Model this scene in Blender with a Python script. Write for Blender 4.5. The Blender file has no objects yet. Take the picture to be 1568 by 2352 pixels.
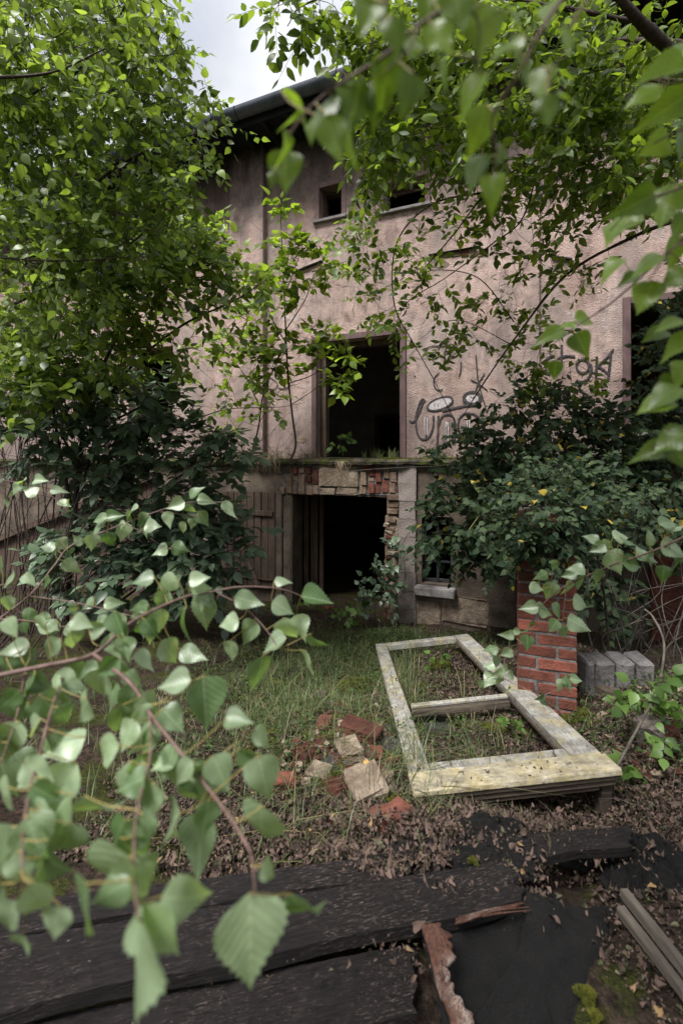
import bpy, bmesh, math, random
import numpy as np
from mathutils import Vector, Matrix, noise as mnoise
random.seed(7); rng = np.random.default_rng(7)
R = math.radians
scene = bpy.context.scene
col = scene.collection

# ------------------------------------------------------------------ camera, sky, sun, exposure
FPX = 1045.0                      # focal length in units of a 1568 x 2352 picture
CX, HY = 784.0, 1055.0            # centre column and horizon row in those units
EYE = 3.0
cam = bpy.data.cameras.new('camera'); cam_o = bpy.data.objects.new('camera', cam); col.objects.link(cam_o)
cam_o.location = (0, 0, EYE); cam_o.rotation_euler = (R(90), 0, 0)
cam.sensor_fit = 'VERTICAL'; cam.sensor_height = 36; cam.sensor_width = 24
cam.lens = 36 * FPX / 2352
cam.shift_y = -(1176 - HY) / 2352
cam.clip_start = 0.02; cam.clip_end = 900
cam.dof.use_dof = True; cam.dof.focus_distance = 5.0; cam.dof.aperture_fstop = 2.8
scene.camera = cam_o

SUN_EL, SUN_AZ = 58.0, 222.0      # azimuth clockwise from +Y (north)
world = bpy.data.worlds.new('World'); scene.world = world; world.use_nodes = True
wn, wl = world.node_tree.nodes, world.node_tree.links
wn.clear()
w_out = wn.new('ShaderNodeOutputWorld'); w_bg = wn.new('ShaderNodeBackground')
sky = wn.new('ShaderNodeTexSky'); sky.sky_type = 'NISHITA'; sky.sun_disc = False
sky.sun_elevation = R(SUN_EL); sky.sun_rotation = R(SUN_AZ); sky.air_density = 1; sky.dust_density = 3
tc = wn.new('ShaderNodeTexCoord'); sep = wn.new('ShaderNodeSeparateXYZ')
wl.new(tc.outputs['Generated'], sep.inputs[0])
# overcast: brighter towards the zenith, with soft cloud lumps
lum = wn.new('ShaderNodeMapRange'); lum.inputs['From Min'].default_value = 0; lum.inputs['From Max'].default_value = 1
lum.inputs['To Min'].default_value = 5.5; lum.inputs['To Max'].default_value = 16.5
wl.new(sep.outputs['Z'], lum.inputs['Value'])
cn = wn.new('ShaderNodeTexNoise'); cn.inputs['Scale'].default_value = 2.6; cn.inputs['Detail'].default_value = 5; cn.inputs['Roughness'].default_value = .48
wl.new(tc.outputs['Generated'], cn.inputs['Vector'])
cr = wn.new('ShaderNodeValToRGB'); cr.color_ramp.elements[0].position = .38; cr.color_ramp.elements[1].position = .62
cr.color_ramp.elements[0].color = (.56, .60, .68, 1); cr.color_ramp.elements[1].color = (1.0, .99, 1.0, 1)
wl.new(cn.outputs['Fac'], cr.inputs['Fac'])
mul = wn.new('ShaderNodeVectorMath'); mul.operation = 'SCALE'
wl.new(cr.outputs['Color'], mul.inputs[0]); wl.new(lum.outputs[0], mul.inputs['Scale'])
mix = wn.new('ShaderNodeMixRGB'); mix.inputs['Fac'].default_value = .93
wl.new(sky.outputs[0], mix.inputs[1]); wl.new(mul.outputs[0], mix.inputs[2])
wl.new(mix.outputs[0], w_bg.inputs['Color']); w_bg.inputs['Strength'].default_value = .050
wl.new(w_bg.outputs[0], w_out.inputs['Surface'])

sun = bpy.data.lights.new('sun', 'SUN'); sun.energy = 3.6; sun.angle = R(20); sun.color = (1, .97, .95)
sun_o = bpy.data.objects.new('sun', sun); col.objects.link(sun_o)
sun_o.rotation_euler = (R(90 - SUN_EL), 0, R(180 - SUN_AZ)); sun_o.location = (0, 0, 30)

vs = scene.view_settings
scene.display_settings.display_device = 'sRGB'
vs.view_transform = 'Standard'; vs.look = 'None'; vs.exposure = 1.0; vs.gamma = 1; vs.use_curve_mapping = False
scene.cycles.max_bounces = 8; scene.cycles.diffuse_bounces = 4; scene.cycles.transmission_bounces = 6
scene.cycles.use_denoising = True

# ------------------------------------------------------------------ helpers
def W(px, py, D):
    return Vector(((px - CX) / FPX * D, D, EYE - (py - HY) / FPX * D))

def hW(px, py, h):                # the point at a given depth below the eye
    D = h * FPX / (py - HY)
    return W(px, py, D)

def top(o, label, cat, group=None, kind=None):
    o['label'] = label; o['category'] = cat
    if group: o['group'] = group
    if kind: o['kind'] = kind
    return o

def empty(name, loc=(0, 0, 0), rot=(0, 0, 0), mat=None):
    o = bpy.data.objects.new(name, None); col.objects.link(o)
    if mat is not None: o.matrix_world = mat
    else: o.location = loc; o.rotation_euler = rot
    o.empty_display_size = .1
    return o

def obj(name, mesh, parent=None, m=None, kind=None, loc=None):
    o = bpy.data.objects.new(name, mesh); col.objects.link(o)
    if m is not None and not mesh.materials: mesh.materials.append(m)
    if parent is not None: o.parent = parent
    if kind: o['kind'] = kind
    if loc is not None: o.location = loc
    return o

def mesh_np(name, V, F, smooth=False):
    me = bpy.data.meshes.new(name)
    me.from_pydata([tuple(v) for v in V], [], [tuple(f) for f in F])
    if smooth: me.polygons.foreach_set('use_smooth', [True] * len(me.polygons))
    me.update()
    return me

def mesh_tri(name, V, F, mat=None, smooth=False):
    """V (n,3) float, F (m,k) int arrays, all faces the same size"""
    me = bpy.data.meshes.new(name)
    n, (m, k) = len(V), F.shape
    me.vertices.add(n); me.vertices.foreach_set('co', np.asarray(V, dtype=np.float32).ravel())
    me.loops.add(m * k); me.loops.foreach_set('vertex_index', F.astype(np.int32).ravel())
    me.polygons.add(m)
    me.polygons.foreach_set('loop_start', np.arange(0, m * k, k, dtype=np.int32))
    me.polygons.foreach_set('loop_total', np.full(m, k, dtype=np.int32))
    if smooth: me.polygons.foreach_set('use_smooth', np.ones(m, dtype=bool))
    me.update(calc_edges=True)
    if mat is not None: me.materials.append(mat)
    return me

def box_mesh(name, x0, y0, z0, x1, y1, z1, bevel=0.0, jit=0.0, rnd=None, cuts=0, seg=1):
    bm = bmesh.new()
    bmesh.ops.create_cube(bm, size=1)
    for v in bm.verts:
        v.co = Vector(((x0 + x1) / 2 + v.co.x * (x1 - x0), (y0 + y1) / 2 + v.co.y * (y1 - y0), (z0 + z1) / 2 + v.co.z * (z1 - z0)))
    if cuts:
        bmesh.ops.subdivide_edges(bm, edges=bm.edges[:], cuts=cuts, use_grid_fill=True)
    if bevel:
        es = [e for e in bm.edges if e.calc_face_angle(0) > .5]
        bmesh.ops.bevel(bm, geom=es, offset=bevel, segments=seg, profile=.6, affect='EDGES')
    if jit:
        r = rnd or random
        for v in bm.verts: v.co += Vector((r.uniform(-jit, jit), r.uniform(-jit, jit), r.uniform(-jit, jit)))
    me = bpy.data.meshes.new(name); bm.to_mesh(me); bm.free()
    return me

def catmull(P, n=6):
    P = [Vector(p) for p in P]
    if len(P) < 3:
        return [P[0].lerp(P[-1], i / n) for i in range(n + 1)]
    Q = [P[0] * 2 - P[1]] + P + [P[-1] * 2 - P[-2]]
    out = []
    for i in range(1, len(Q) - 2):
        a, b, c, d = Q[i - 1], Q[i], Q[i + 1], Q[i + 2]
        for k in range(n):
            t = k / n
            out.append(.5 * ((2 * b) + (c - a) * t + (2 * a - 5 * b + 4 * c - d) * t * t + (3 * b - a - 3 * c + d) * t ** 3))
    out.append(P[-1])
    return out

class Tubes:
    """many thin tapered tubes in one mesh"""
    def __init__(s): s.V = []; s.F = []
    def add(s, pts, r0, r1, sides=5, knob=0.0):
        n = len(pts); b0 = len(s.V)
        pts = [Vector(p) for p in pts]
        prev = None
        for i, p in enumerate(pts):
            t = (pts[min(i + 1, n - 1)] - pts[max(i - 1, 0)])
            if t.length < 1e-9: t = Vector((0, 0, 1))
            t.normalize()
            if prev is None:
                a = t.orthogonal().normalized()
            else:
                a = prev - t * prev.dot(t)
                a = a.normalized() if a.length > 1e-6 else t.orthogonal().normalized()
            prev = a; b = t.cross(a)
            r = r0 + (r1 - r0) * i / max(n - 1, 1)
            if knob: r *= 1 + random.uniform(-knob, knob)
            for k in range(sides):
                an = 2 * math.pi * k / sides
                s.V.append(tuple(p + (a * math.cos(an) + b * math.sin(an)) * r))
        for i in range(n - 1):
            for k in range(sides):
                k2 = (k + 1) % sides
                s.F.append((b0 + i * sides + k, b0 + i * sides + k2, b0 + (i + 1) * sides + k2, b0 + (i + 1) * sides + k))
    def mesh(s, name, m=None):
        me = mesh_tri(name, np.array(s.V), np.array(s.F), m, smooth=True)
        return me

# ------------------------------------------------------------------ materials
def nodes(name):
    m = bpy.data.materials.new(name); m.use_nodes = True
    nt = m.node_tree; nt.nodes.clear()
    out = nt.nodes.new('ShaderNodeOutputMaterial')
    return m, nt, out

def N(nt, t, **kw):
    n = nt.nodes.new(t)
    for k, v in kw.items():
        if k in n.inputs: n.inputs[k].default_value = v
        else: setattr(n, k, v)
    return n

def ramp(nt, fac, stops):
    r = nt.nodes.new('ShaderNodeValToRGB'); e = r.color_ramp.elements
    while len(e) < len(stops): e.new(.5)
    for i, (p, c) in enumerate(stops):
        e[i].position = p; e[i].color = (c[0], c[1], c[2], 1) if isinstance(c, (tuple, list)) else (c, c, c, 1)
    nt.links.new(fac, r.inputs['Fac'])
    return r.outputs['Color']

def noise(nt, vec, scale, detail=4, rough=.55, dist=0.0):
    n = N(nt, 'ShaderNodeTexNoise', Scale=scale, Detail=detail, Roughness=rough, Distortion=dist)
    if vec is not None: nt.links.new(vec, n.inputs['Vector'])
    return n.outputs['Fac']

def mixc(nt, fac, a, b, mode='MIX'):
    m = nt.nodes.new('ShaderNodeMixRGB'); m.blend_type = mode
    for i, v in ((0, fac), (1, a), (2, b)):
        if isinstance(v, (int, float)): m.inputs[i].default_value = v if i == 0 else (v, v, v, 1)
        elif isinstance(v, tuple): m.inputs[i].default_value = (v[0], v[1], v[2], 1)
        else: nt.links.new(v, m.inputs[i])
    return m.outputs[0]

def principled(nt, out, colr, rough=.8, bump=None, bstr=.4, bdist=.01, spec=.3):
    b = N(nt, 'ShaderNodeBsdfPrincipled', Roughness=rough)
    b.inputs['Specular IOR Level'].default_value = spec
    if isinstance(colr, tuple): b.inputs['Base Color'].default_value = (*colr, 1)
    else: nt.links.new(colr, b.inputs['Base Color'])
    if not isinstance(rough, (int, float)): nt.links.new(rough, b.inputs['Roughness'])
    if bump is not None:
        bn = N(nt, 'ShaderNodeBump', Strength=bstr, Distance=bdist)
        nt.links.new(bump, bn.inputs['Height']); nt.links.new(bn.outputs[0], b.inputs['Normal'])
    nt.links.new(b.outputs[0], out.inputs['Surface'])
    return b

def objco(nt, scale=None, glob=False):
    if glob:
        g = nt.nodes.new('ShaderNodeNewGeometry'); v = g.outputs['Position']
    else:
        t = nt.nodes.new('ShaderNodeTexCoord'); v = t.outputs['Object']
    if scale:
        mp = nt.nodes.new('ShaderNodeMapping'); mp.inputs['Scale'].default_value = scale
        nt.links.new(v, mp.inputs['Vector']); v = mp.outputs[0]
    return v

def simple(name, a, b, scale=8, rough=.85, bstr=.5, bdist=.01, glob=True, stretch=None, fine=40, rand=0.0, spec=.25, moss=None):
    """two noise-mixed tones, fine relief, an optional per-object tone change and optional moss"""
    m, nt, out = nodes(name)
    v = objco(nt, stretch, glob)
    n1 = noise(nt, v, scale, 6, .6); n2 = noise(nt, v, fine, 5, .6)
    c = ramp(nt, n1, [(.32, a), (.68, b)])
    c = mixc(nt, .55, c, ramp(nt, n2, [(.3, .45), (.7, 1.0)]), 'MULTIPLY')
    if rand:
        oi = nt.nodes.new('ShaderNodeObjectInfo')
        c = mixc(nt, 1.0, c, ramp(nt, oi.outputs['Random'], [(0, 1 - rand), (1, 1 + rand)]), 'MULTIPLY')
    if moss:
        mk = ramp(nt, noise(nt, v, 5, 5, .7), [(moss, 0.0), (moss + .08, 1.0)])
        c = mixc(nt, mk, c, (.07, .085, .02))
    mm = N(nt, 'ShaderNodeMath', operation='ADD'); nt.links.new(n1, mm.inputs[0]); nt.links.new(n2, mm.inputs[1])
    principled(nt, out, c, rough, mm.outputs[0], bstr, bdist, spec)
    return m

def wall_material():
    """rough pinkish pebbledash with soot under the eave, run marks, pale bloom and cracks"""
    m, nt, out = nodes('pink_render')
    v = objco(nt)
    big = noise(nt, v, 1.1, 6, .6); mid = noise(nt, v, 5, 6, .62); fine = noise(nt, v, 46, 4, .6)
    vor = N(nt, 'ShaderNodeTexVoronoi', Scale=85); nt.links.new(v, vor.inputs['Vector'])
    c = ramp(nt, big, [(.3, (.38, .265, .225)), (.45, (.53, .385, .335)), (.6, (.60, .455, .405)), (.72, (.68, .57, .53))])
    c = mixc(nt, .9, c, ramp(nt, mid, [(.32, .42), (.48, .92), (.72, 1.2)]), 'MULTIPLY')
    gp = ramp(nt, noise(nt, objco(nt, (1, 1, .6)), .9, 8, .72), [(.50, 0.0), (.56, .55)])
    c = mixc(nt, gp, c, (.34, .29, .265))
    pk = ramp(nt, noise(nt, v, 1.7, 9, .78), [(.60, 0.0), (.625, .75)])
    c = mixc(nt, pk, c, (.62, .56, .52))
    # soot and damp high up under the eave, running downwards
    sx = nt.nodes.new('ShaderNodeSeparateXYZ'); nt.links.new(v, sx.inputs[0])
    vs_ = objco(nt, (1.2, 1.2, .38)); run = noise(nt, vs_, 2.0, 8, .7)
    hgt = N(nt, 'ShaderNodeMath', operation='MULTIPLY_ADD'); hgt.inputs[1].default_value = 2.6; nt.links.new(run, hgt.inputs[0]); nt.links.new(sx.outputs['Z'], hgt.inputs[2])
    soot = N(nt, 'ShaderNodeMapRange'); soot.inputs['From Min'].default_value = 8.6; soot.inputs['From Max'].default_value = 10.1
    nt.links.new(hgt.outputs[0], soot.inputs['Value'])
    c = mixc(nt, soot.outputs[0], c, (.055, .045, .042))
    # grime at the foot of the upper wall
    lo = N(nt, 'ShaderNodeMapRange'); lo.inputs['From Min'].default_value = 4.0; lo.inputs['From Max'].default_value = 2.9
    lo.inputs['To Max'].default_value = .55
    lm = N(nt, 'ShaderNodeMath', operation='SUBTRACT'); nt.links.new(sx.outputs['Z'], lm.inputs[0]); nt.links.new(mid, lm.inputs[1])
    nt.links.new(lm.outputs[0], lo.inputs['Value'])
    streak = ramp(nt, run, [(.50, 0.0), (.68, .7)])
    c = mixc(nt, streak, c, (.17, .13, .12))
    c = mixc(nt, lo.outputs[0], c, (.19, .15, .135))
    # hairline cracks
    cv = N(nt, 'ShaderNodeTexVoronoi', Scale=.7); cv.feature = 'DISTANCE_TO_EDGE'
    wob = mixc(nt, .12, v, N_color(nt, v)); nt.links.new(wob, cv.inputs['Vector'])
    crack = ramp(nt, cv.outputs['Distance'], [(.0, 1.0), (.006, 0.0)])
    c = mixc(nt, mixc(nt, 1.0, crack, ramp(nt, mid, [(.45, 0.0), (.55, .7)]), 'MULTIPLY'), c, (.08, .06, .05))
    ad = N(nt, 'ShaderNodeMath', operation='ADD'); nt.links.new(vor.outputs['Distance'], ad.inputs[0]); nt.links.new(fine, ad.inputs[1])
    c = mixc(nt, .5, c, ramp(nt, ad.outputs[0], [(.45, .62), (1.0, 1.12)]), 'MULTIPLY')
    principled(nt, out, c, .95, ad.outputs[0], 1.0, .022, .1)
    return m

def N_color(nt, v):
    n = N(nt, 'ShaderNodeTexNoise', Scale=3, Detail=4); nt.links.new(v, n.inputs['Vector']); return n.outputs['Color']

def noise4(nt, vec, scale, w):
    n = N(nt, 'ShaderNodeTexNoise', noise_dimensions='4D'); n.inputs['Scale'].default_value = scale; n.inputs['Detail'].default_value = 5; n.inputs['Roughness'].default_value = .6
    nt.links.new(vec, n.inputs['Vector'])
    m_ = N(nt, 'ShaderNodeMath', operation='MULTIPLY'); m_.inputs[1].default_value = 37; nt.links.new(w, m_.inputs[0]); nt.links.new(m_.outputs[0], n.inputs['W'])
    return n.outputs['Fac']

def leaf_material(name, a, b, trans, t_amt=.45, rough=.42, veins=False, old=None, spec=.5, old_at=.975):
    """a, b: darker and lighter leaf tones; trans: the colour light takes going through"""
    m, nt, out = nodes(name)
    oi = nt.nodes.new('ShaderNodeObjectInfo'); ge = nt.nodes.new('ShaderNodeNewGeometry')
    ad = N(nt, 'ShaderNodeMath', operation='ADD'); nt.links.new(oi.outputs['Random'], ad.inputs[0]); nt.links.new(ge.outputs['Random Per Island'], ad.inputs[1])
    fr = N(nt, 'ShaderNodeMath', operation='FRACT'); nt.links.new(ad.outputs[0], fr.inputs[0])
    stops = [(0, a), (old_at * .72, b), (old_at - .005, tuple(min(1, x * 1.35) for x in b))]
    if old: stops.append((old_at, old))
    c = ramp(nt, fr.outputs[0], stops)
    back = ge.outputs['Backfacing']
    bump = None
    if veins:
        uv = nt.nodes.new('ShaderNodeTexCoord').outputs['UV']
        s = nt.nodes.new('ShaderNodeSeparateXYZ'); nt.links.new(uv, s.inputs[0])
        ax = N(nt, 'ShaderNodeMath', operation='ABSOLUTE'); nt.links.new(s.outputs['X'], ax.inputs[0])
        k = N(nt, 'ShaderNodeMath', operation='MULTIPLY_ADD'); k.inputs[1].default_value = -.95
        nt.links.new(ax.outputs[0], k.inputs[0]); nt.links.new(s.outputs['Y'], k.inputs[2])
        kw = N(nt, 'ShaderNodeMath', operation='MULTIPLY_ADD'); kw.inputs[1].default_value = .09; nt.links.new(noise4(nt, uv, 5, fr.outputs[0]), kw.inputs[0]); nt.links.new(k.outputs[0], kw.inputs[2])
        k2 = N(nt, 'ShaderNodeMath', operation='MULTIPLY'); k2.inputs[1].default_value = 8.0; nt.links.new(kw.outputs[0], k2.inputs[0])
        pp = N(nt, 'ShaderNodeMath', operation='PINGPONG'); pp.inputs[1].default_value = .5; nt.links.new(k2.outputs[0], pp.inputs[0])
        side = ramp(nt, pp.outputs[0], [(0.0, .40), (.16, 0.0)])
        mid = ramp(nt, ax.outputs[0], [(0.0, 1.0), (.012, 1.0), (.022, 0.0)])
        vn = mixc(nt, 1.0, side, mid, 'LIGHTEN')
        c = mixc(nt, mixc(nt, 1.0, vn, .22, 'MULTIPLY'), c, tuple(min(1, x * 2.3 + .04) for x in b))
        bump = pp.outputs[0]
        sp = noise4(nt, uv, 5, fr.outputs[0])
        c = mixc(nt, .7, c, ramp(nt, sp, [(.3, .78), (.7, 1.15)]), 'MULTIPLY')
        spot = ramp(nt, noise4(nt, uv, 3.2, fr.outputs[0]), [(.67, 0.0), (.70, .85)])
        c = mixc(nt, spot, c, (.26, .16, .06))
    c2 = mixc(nt, back, c, mixc(nt, .35, c, (.16, .2, .1)))
    b_ = N(nt, 'ShaderNodeBsdfPrincipled', Roughness=rough)
    b_.inputs['Specular IOR Level'].default_value = spec
    nt.links.new(c2, b_.inputs['Base Color'])
    if bump is not None:
        bn = N(nt, 'ShaderNodeBump', Strength=.08, Distance=.04)
        nt.links.new(bump, bn.inputs['Height']); nt.links.new(bn.outputs[0], b_.inputs['Normal'])
    tr = nt.nodes.new('ShaderNodeBsdfTranslucent')
    tcx = mixc(nt, 1.0, c, tuple(trans), 'MULTIPLY')
    nt.links.new(tcx, tr.inputs['Color'])
    ms = nt.nodes.new('ShaderNodeMixShader'); ms.inputs[0].default_value = t_amt
    nt.links.new(b_.outputs[0], ms.inputs[1]); nt.links.new(tr.outputs[0], ms.inputs[2])
    nt.links.new(ms.outputs[0], out.inputs['Surface'])
    return m

def wood_material(name, a, b, axis_scale, pale=None, pale_at=.62, rough=.85, bd=.006, lichen=None, glob=False, hole=None):
    m, nt, out = nodes(name)
    v = objco(nt, axis_scale, glob); v0 = objco(nt, None, glob)
    g = noise(nt, v, 5, 8, .68, .4); n2 = noise(nt, v0, 3, 5, .6)
    c = ramp(nt, g, [(.3, a), (.7, b)])
    c = mixc(nt, .7, c, ramp(nt, n2, [(.3, .55), (.7, 1.15)]), 'MULTIPLY')
    if pale:
        pm = ramp(nt, noise(nt, v, 14, 8, .75), [(pale_at, 0.0), (pale_at + .08, .8)])
        pm = mixc(nt, 1.0, pm, ramp(nt, noise(nt, v0, 4.5, 4, .6), [(.45, 0.0), (.6, 1.0)]), 'MULTIPLY')
        c = mixc(nt, pm, c, pale)
    if lichen:
        lm = ramp(nt, noise(nt, v0, 5, 8, .75), [(.47, 0.0), (.60, .85)])
        c = mixc(nt, lm, c, lichen)
        c = mixc(nt, .8, c, ramp(nt, noise(nt, v0, 9, 8, .8), [(.35, .40), (.6, 1.1)]), 'MULTIPLY')
        fl = ramp(nt, noise(nt, v, 10, 8, .8), [(.58, 0.0), (.63, .85)])
        c = mixc(nt, mixc(nt, 1.0, fl, ramp(nt, n2, [(.45, .25), (.6, 1.0)]), 'MULTIPLY'), c, (.10, .075, .055))
        dk = ramp(nt, noise(nt, v0, 16, 8, .8), [(.56, 0.0), (.66, .8)])
        c = mixc(nt, dk, c, (.07, .055, .04))
    if hole:
        sp = ramp(nt, noise(nt, v0, 45, 5, .7), [(.66, 0.0), (.70, .8)])
        sp = mixc(nt, 1.0, sp, ramp(nt, noise(nt, v0, 3.2, 3, .5), [(.52, .12), (.62, 1.0)]), 'MULTIPLY')
        c = mixc(nt, sp, c, hole)
    principled(nt, out, c, rough, g, .9, bd, .25)
    return m

MAT = {}
MAT['wall'] = wall_material()
MAT['concrete'] = simple('stained_concrete', (.055, .042, .032), (.19, .15, .115), 2.4, .92, .8, .02, glob=False, fine=38)
MAT['concrete_pale'] = simple('pale_concrete', (.13, .105, .09), (.32, .275, .25), 3, .9, .7, .015, glob=False, fine=50)
MAT['stain_plaster'] = simple('stained_plaster', (.11, .075, .05), (.36, .29, .22), 6, .92, .9, .02, glob=False, fine=30)
MAT['surround'] = simple('smooth_pink_surround', (.17, .115, .11), (.27, .19, .18), 5, .9, .3, .006, glob=False)
MAT['purple_paint'] = wood_material('faded_purple_paint', (.085, .055, .055), (.17, .11, .11), (3, 3, .6), (.25, .2, .2))
MAT['sill'] = simple('pale_stone_sill', (.17, .16, .155), (.36, .34, .33), 7, .85, .5, .01, glob=False)
MAT['soffit'] = simple('sooty_soffit', (.012, .014, .018), (.03, .032, .04), 3, .8, .3, .01, glob=False)
MAT['gutter'] = simple('dark_zinc_gutter', (.05, .062, .085), (.12, .14, .175), 4, .5, .3, .005, glob=False, spec=.5)
MAT['dark_in'] = simple('gloomy_plaster', (.16, .145, .13), (.28, .25, .22), 2, .95, .5, .02, glob=False)
MAT['brick_red'] = simple('red_brick', (.075, .030, .022), (.22, .072, .048), 7, .93, .9, .008, glob=True, fine=60, rand=.40)
MAT['brick_old'] = simple('weathered_red_brick', (.07, .028, .020), (.19, .07, .048), 10, .95, .9, .012, glob=True, fine=60, rand=.4)
MAT['brick_buff'] = simple('buff_brick', (.12, .08, .055), (.28, .20, .145), 10, .95, .9, .012, glob=True, fine=60, rand=.35)
MAT['mortar'] = simple('dark_mortar', (.07, .065, .062), (.22, .205, .195), 12, .95, .9, .01, glob=True)
MAT['block'] = simple('mossy_block', (.10, .095, .095), (.24, .225, .22), 7, .95, .9, .015, glob=True, moss=.60)
MAT['door_wood'] = wood_material('old_door_boards', (.035, .022, .016), (.12, .085, .065), (9, 9, .5), (.17, .14, .12))
MAT['post_wood'] = wood_material('grey_timber_post', (.055, .038, .03), (.17, .12, .09), (8, 8, .5), (.24, .18, .13))
MAT['black_board'] = wood_material('tarred_board', (.003, .0025, .0025), (.022, .018, .017), (2.2, 22, 26), (.24, .18, .165), .56, hole=(.4, .38, .38), bd=.014)
MAT['tar'] = simple('roofing_felt', (.002, .002, .002), (.014, .012, .011), 14, .72, 1.0, .02, glob=True, fine=180, spec=.35)
MAT['bark_wood'] = wood_material('peeling_bark_wood', (.035, .018, .013), (.14, .065, .045), (14, 14, 6), (.40, .36, .32), .44, glob=True)
MAT['batten'] = wood_material('grey_batten', (.05, .042, .035), (.16, .135, .11), (9, .7, 9), (.28, .25, .21))
MAT['frame_paint'] = wood_material('lichened_white_paint', (.17, .16, .14), (.40, .39, .355), (16, 1.6, 16), (.50, .50, .48), .5, lichen=(.33, .29, .17), hole=(.06, .045, .04))
MAT['frame_rail'] = wood_material('yellow_lichened_paint', (.24, .215, .15), (.54, .48, .345), (2.5, 9, 9), (.60, .56, .45), .5, lichen=(.44, .36, .175), hole=(.07, .055, .05))
MAT['frame_under'] = wood_material('rotten_frame_wood', (.02, .017, .014), (.13, .10, .075), (1, 9, 9), (.33, .28, .22))
MAT['bark'] = simple('dark_twig_bark', (.025, .018, .014), (.085, .062, .05), 30, .8, .5, .003)
MAT['bark_pale'] = simple('grey_branch_bark', (.05, .042, .034), (.16, .14, .115), 18, .8, .6, .005)
MAT['birch_twig'] = simple('purple_brown_birch_twig', (.10, .055, .045), (.22, .14, .12), 60, .6, .3, .002, spec=.4)
MAT['petiole'] = simple('yellow_petiole', (.22, .20, .06), (.34, .25, .09), 60, .5, .1, .001, spec=.4)
MAT['paint_black'] = simple('black_spray_paint', (.02, .018, .02), (.085, .072, .074), 30, .7, .6, .01, glob=False)
MAT['paint_white'] = simple('white_spray_paint', (.36, .32, .32), (.56, .52, .52), 30, .75, .6, .01, glob=False)
MAT['slate'] = simple('dark_slate', (.018, .017, .018), (.06, .055, .056), 14, .6, .5, .006, spec=.4)
MAT['moss'] = simple('green_moss', (.045, .055, .008), (.17, .175, .022), 22, .95, .8, .01, fine=90)
MAT['litter'] = None

L = {}
L['left'] = leaf_material('hazel_leaf', (.045, .080, .018), (.165, .245, .042), (1.9, 1.8, 1.1), .50, .38, spec=.6)
L['left_dark'] = leaf_material('elder_leaf', (.045, .080, .046), (.115, .165, .098), (1.3, 1.6, .9), .25, .38, spec=.5)  # dark grey-green leaf colour of the elder, also on the vine
L['right'] = leaf_material('plum_leaf', (.045, .085, .013), (.13, .20, .024), (1.9, 1.75, 1.0), .50, .42)
L['sapling'] = leaf_material('willow_sapling_leaf', (.055, .095, .014), (.17, .26, .028), (1.8, 1.7, 1.0), .50, .42)
L['bush'] = leaf_material('dark_rose_leaf', (.014, .030, .015), (.038, .060, .026), (1.3, 1.6, .8), .2, .58, old=(.30, .23, .04), spec=.18)
L['birch'] = leaf_material('birch_leaf', (.080, .150, .045), (.25, .325, .20), (1.5, 1.65, .6), .36, .42, veins=True, spec=1.0)  # pale tones put the silvery sky sheen into the base colour
L['near'] = leaf_material('yellow_green_birch_leaf', (.065, .12, .014), (.16, .25, .035), (1.9, 1.85, .8), .55, .33, veins=True, spec=.7)  # yellow-green tone for the nearest birch twigs
L['grass'] = leaf_material('grass_blade', (.030, .055, .016), (.085, .12, .035), (1.4, 1.5, .8), .3, .45, old=(.24, .18, .085), old_at=.80)
L['under'] = leaf_material('undergrowth_leaf', (.022, .040, .012), (.06, .095, .03), (1.4, 1.6, .8), .3, .6, spec=.15)
L['weed'] = leaf_material('weed_leaf', (.05, .10, .02), (.11, .19, .04), (1.6, 1.7, .8), .4, .42)
L['litter'] = leaf_material('fallen_leaf', (.008, .006, .005), (.115, .078, .062), (1, .9, .7), .10, .7, old=(.26, .17, .08), spec=.2, old_at=.99)
L['dry'] = leaf_material('dry_stalk', (.16, .12, .07), (.30, .23, .14), (1, 1, .8), .2, .6)
# ------------------------------------------------------------------ the ground
HP = [(-400, 1.55), (0, 1.56), (1.5, 1.55), (2.0, 1.66), (3, 1.80), (4.9, 2.13), (6.6, 2.50), (9, 2.60), (600, 2.60)]
def ground_z(x, y):
    h = np.interp(y, [p[0] for p in HP], [p[1] for p in HP])
    z = EYE - h
    fade = np.clip(1 - (np.hypot(x, y - 4) - 9) / 8, 0, 1)
    z = z + fade * (.035 * np.sin(x * 2.3 + y * 1.1) + .03 * np.sin(x * 5.1 - y * 3.7 + 1) + .018 * np.sin(x * 11 + y * 9.3) * np.sin(y * 7 - x * 3))
    z = z + .10 * np.exp(-((x - .05) ** 2 / .25 + (y - 2.7) ** 2 / .35))      # rubble heap left of the frame
    z = z + .22 * np.exp(-((x - 2.2) ** 2 / .5 + (y - 4.3) ** 2 / .5))        # mound right of the pillar
    z = z + .18 * np.clip((x - 1.3), 0, 1.2) * np.exp(-((y - 2.6) ** 2) / 1.2)
    return z
def gz(x, y): return float(ground_z(np.float64(x), np.float64(y)))

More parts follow.
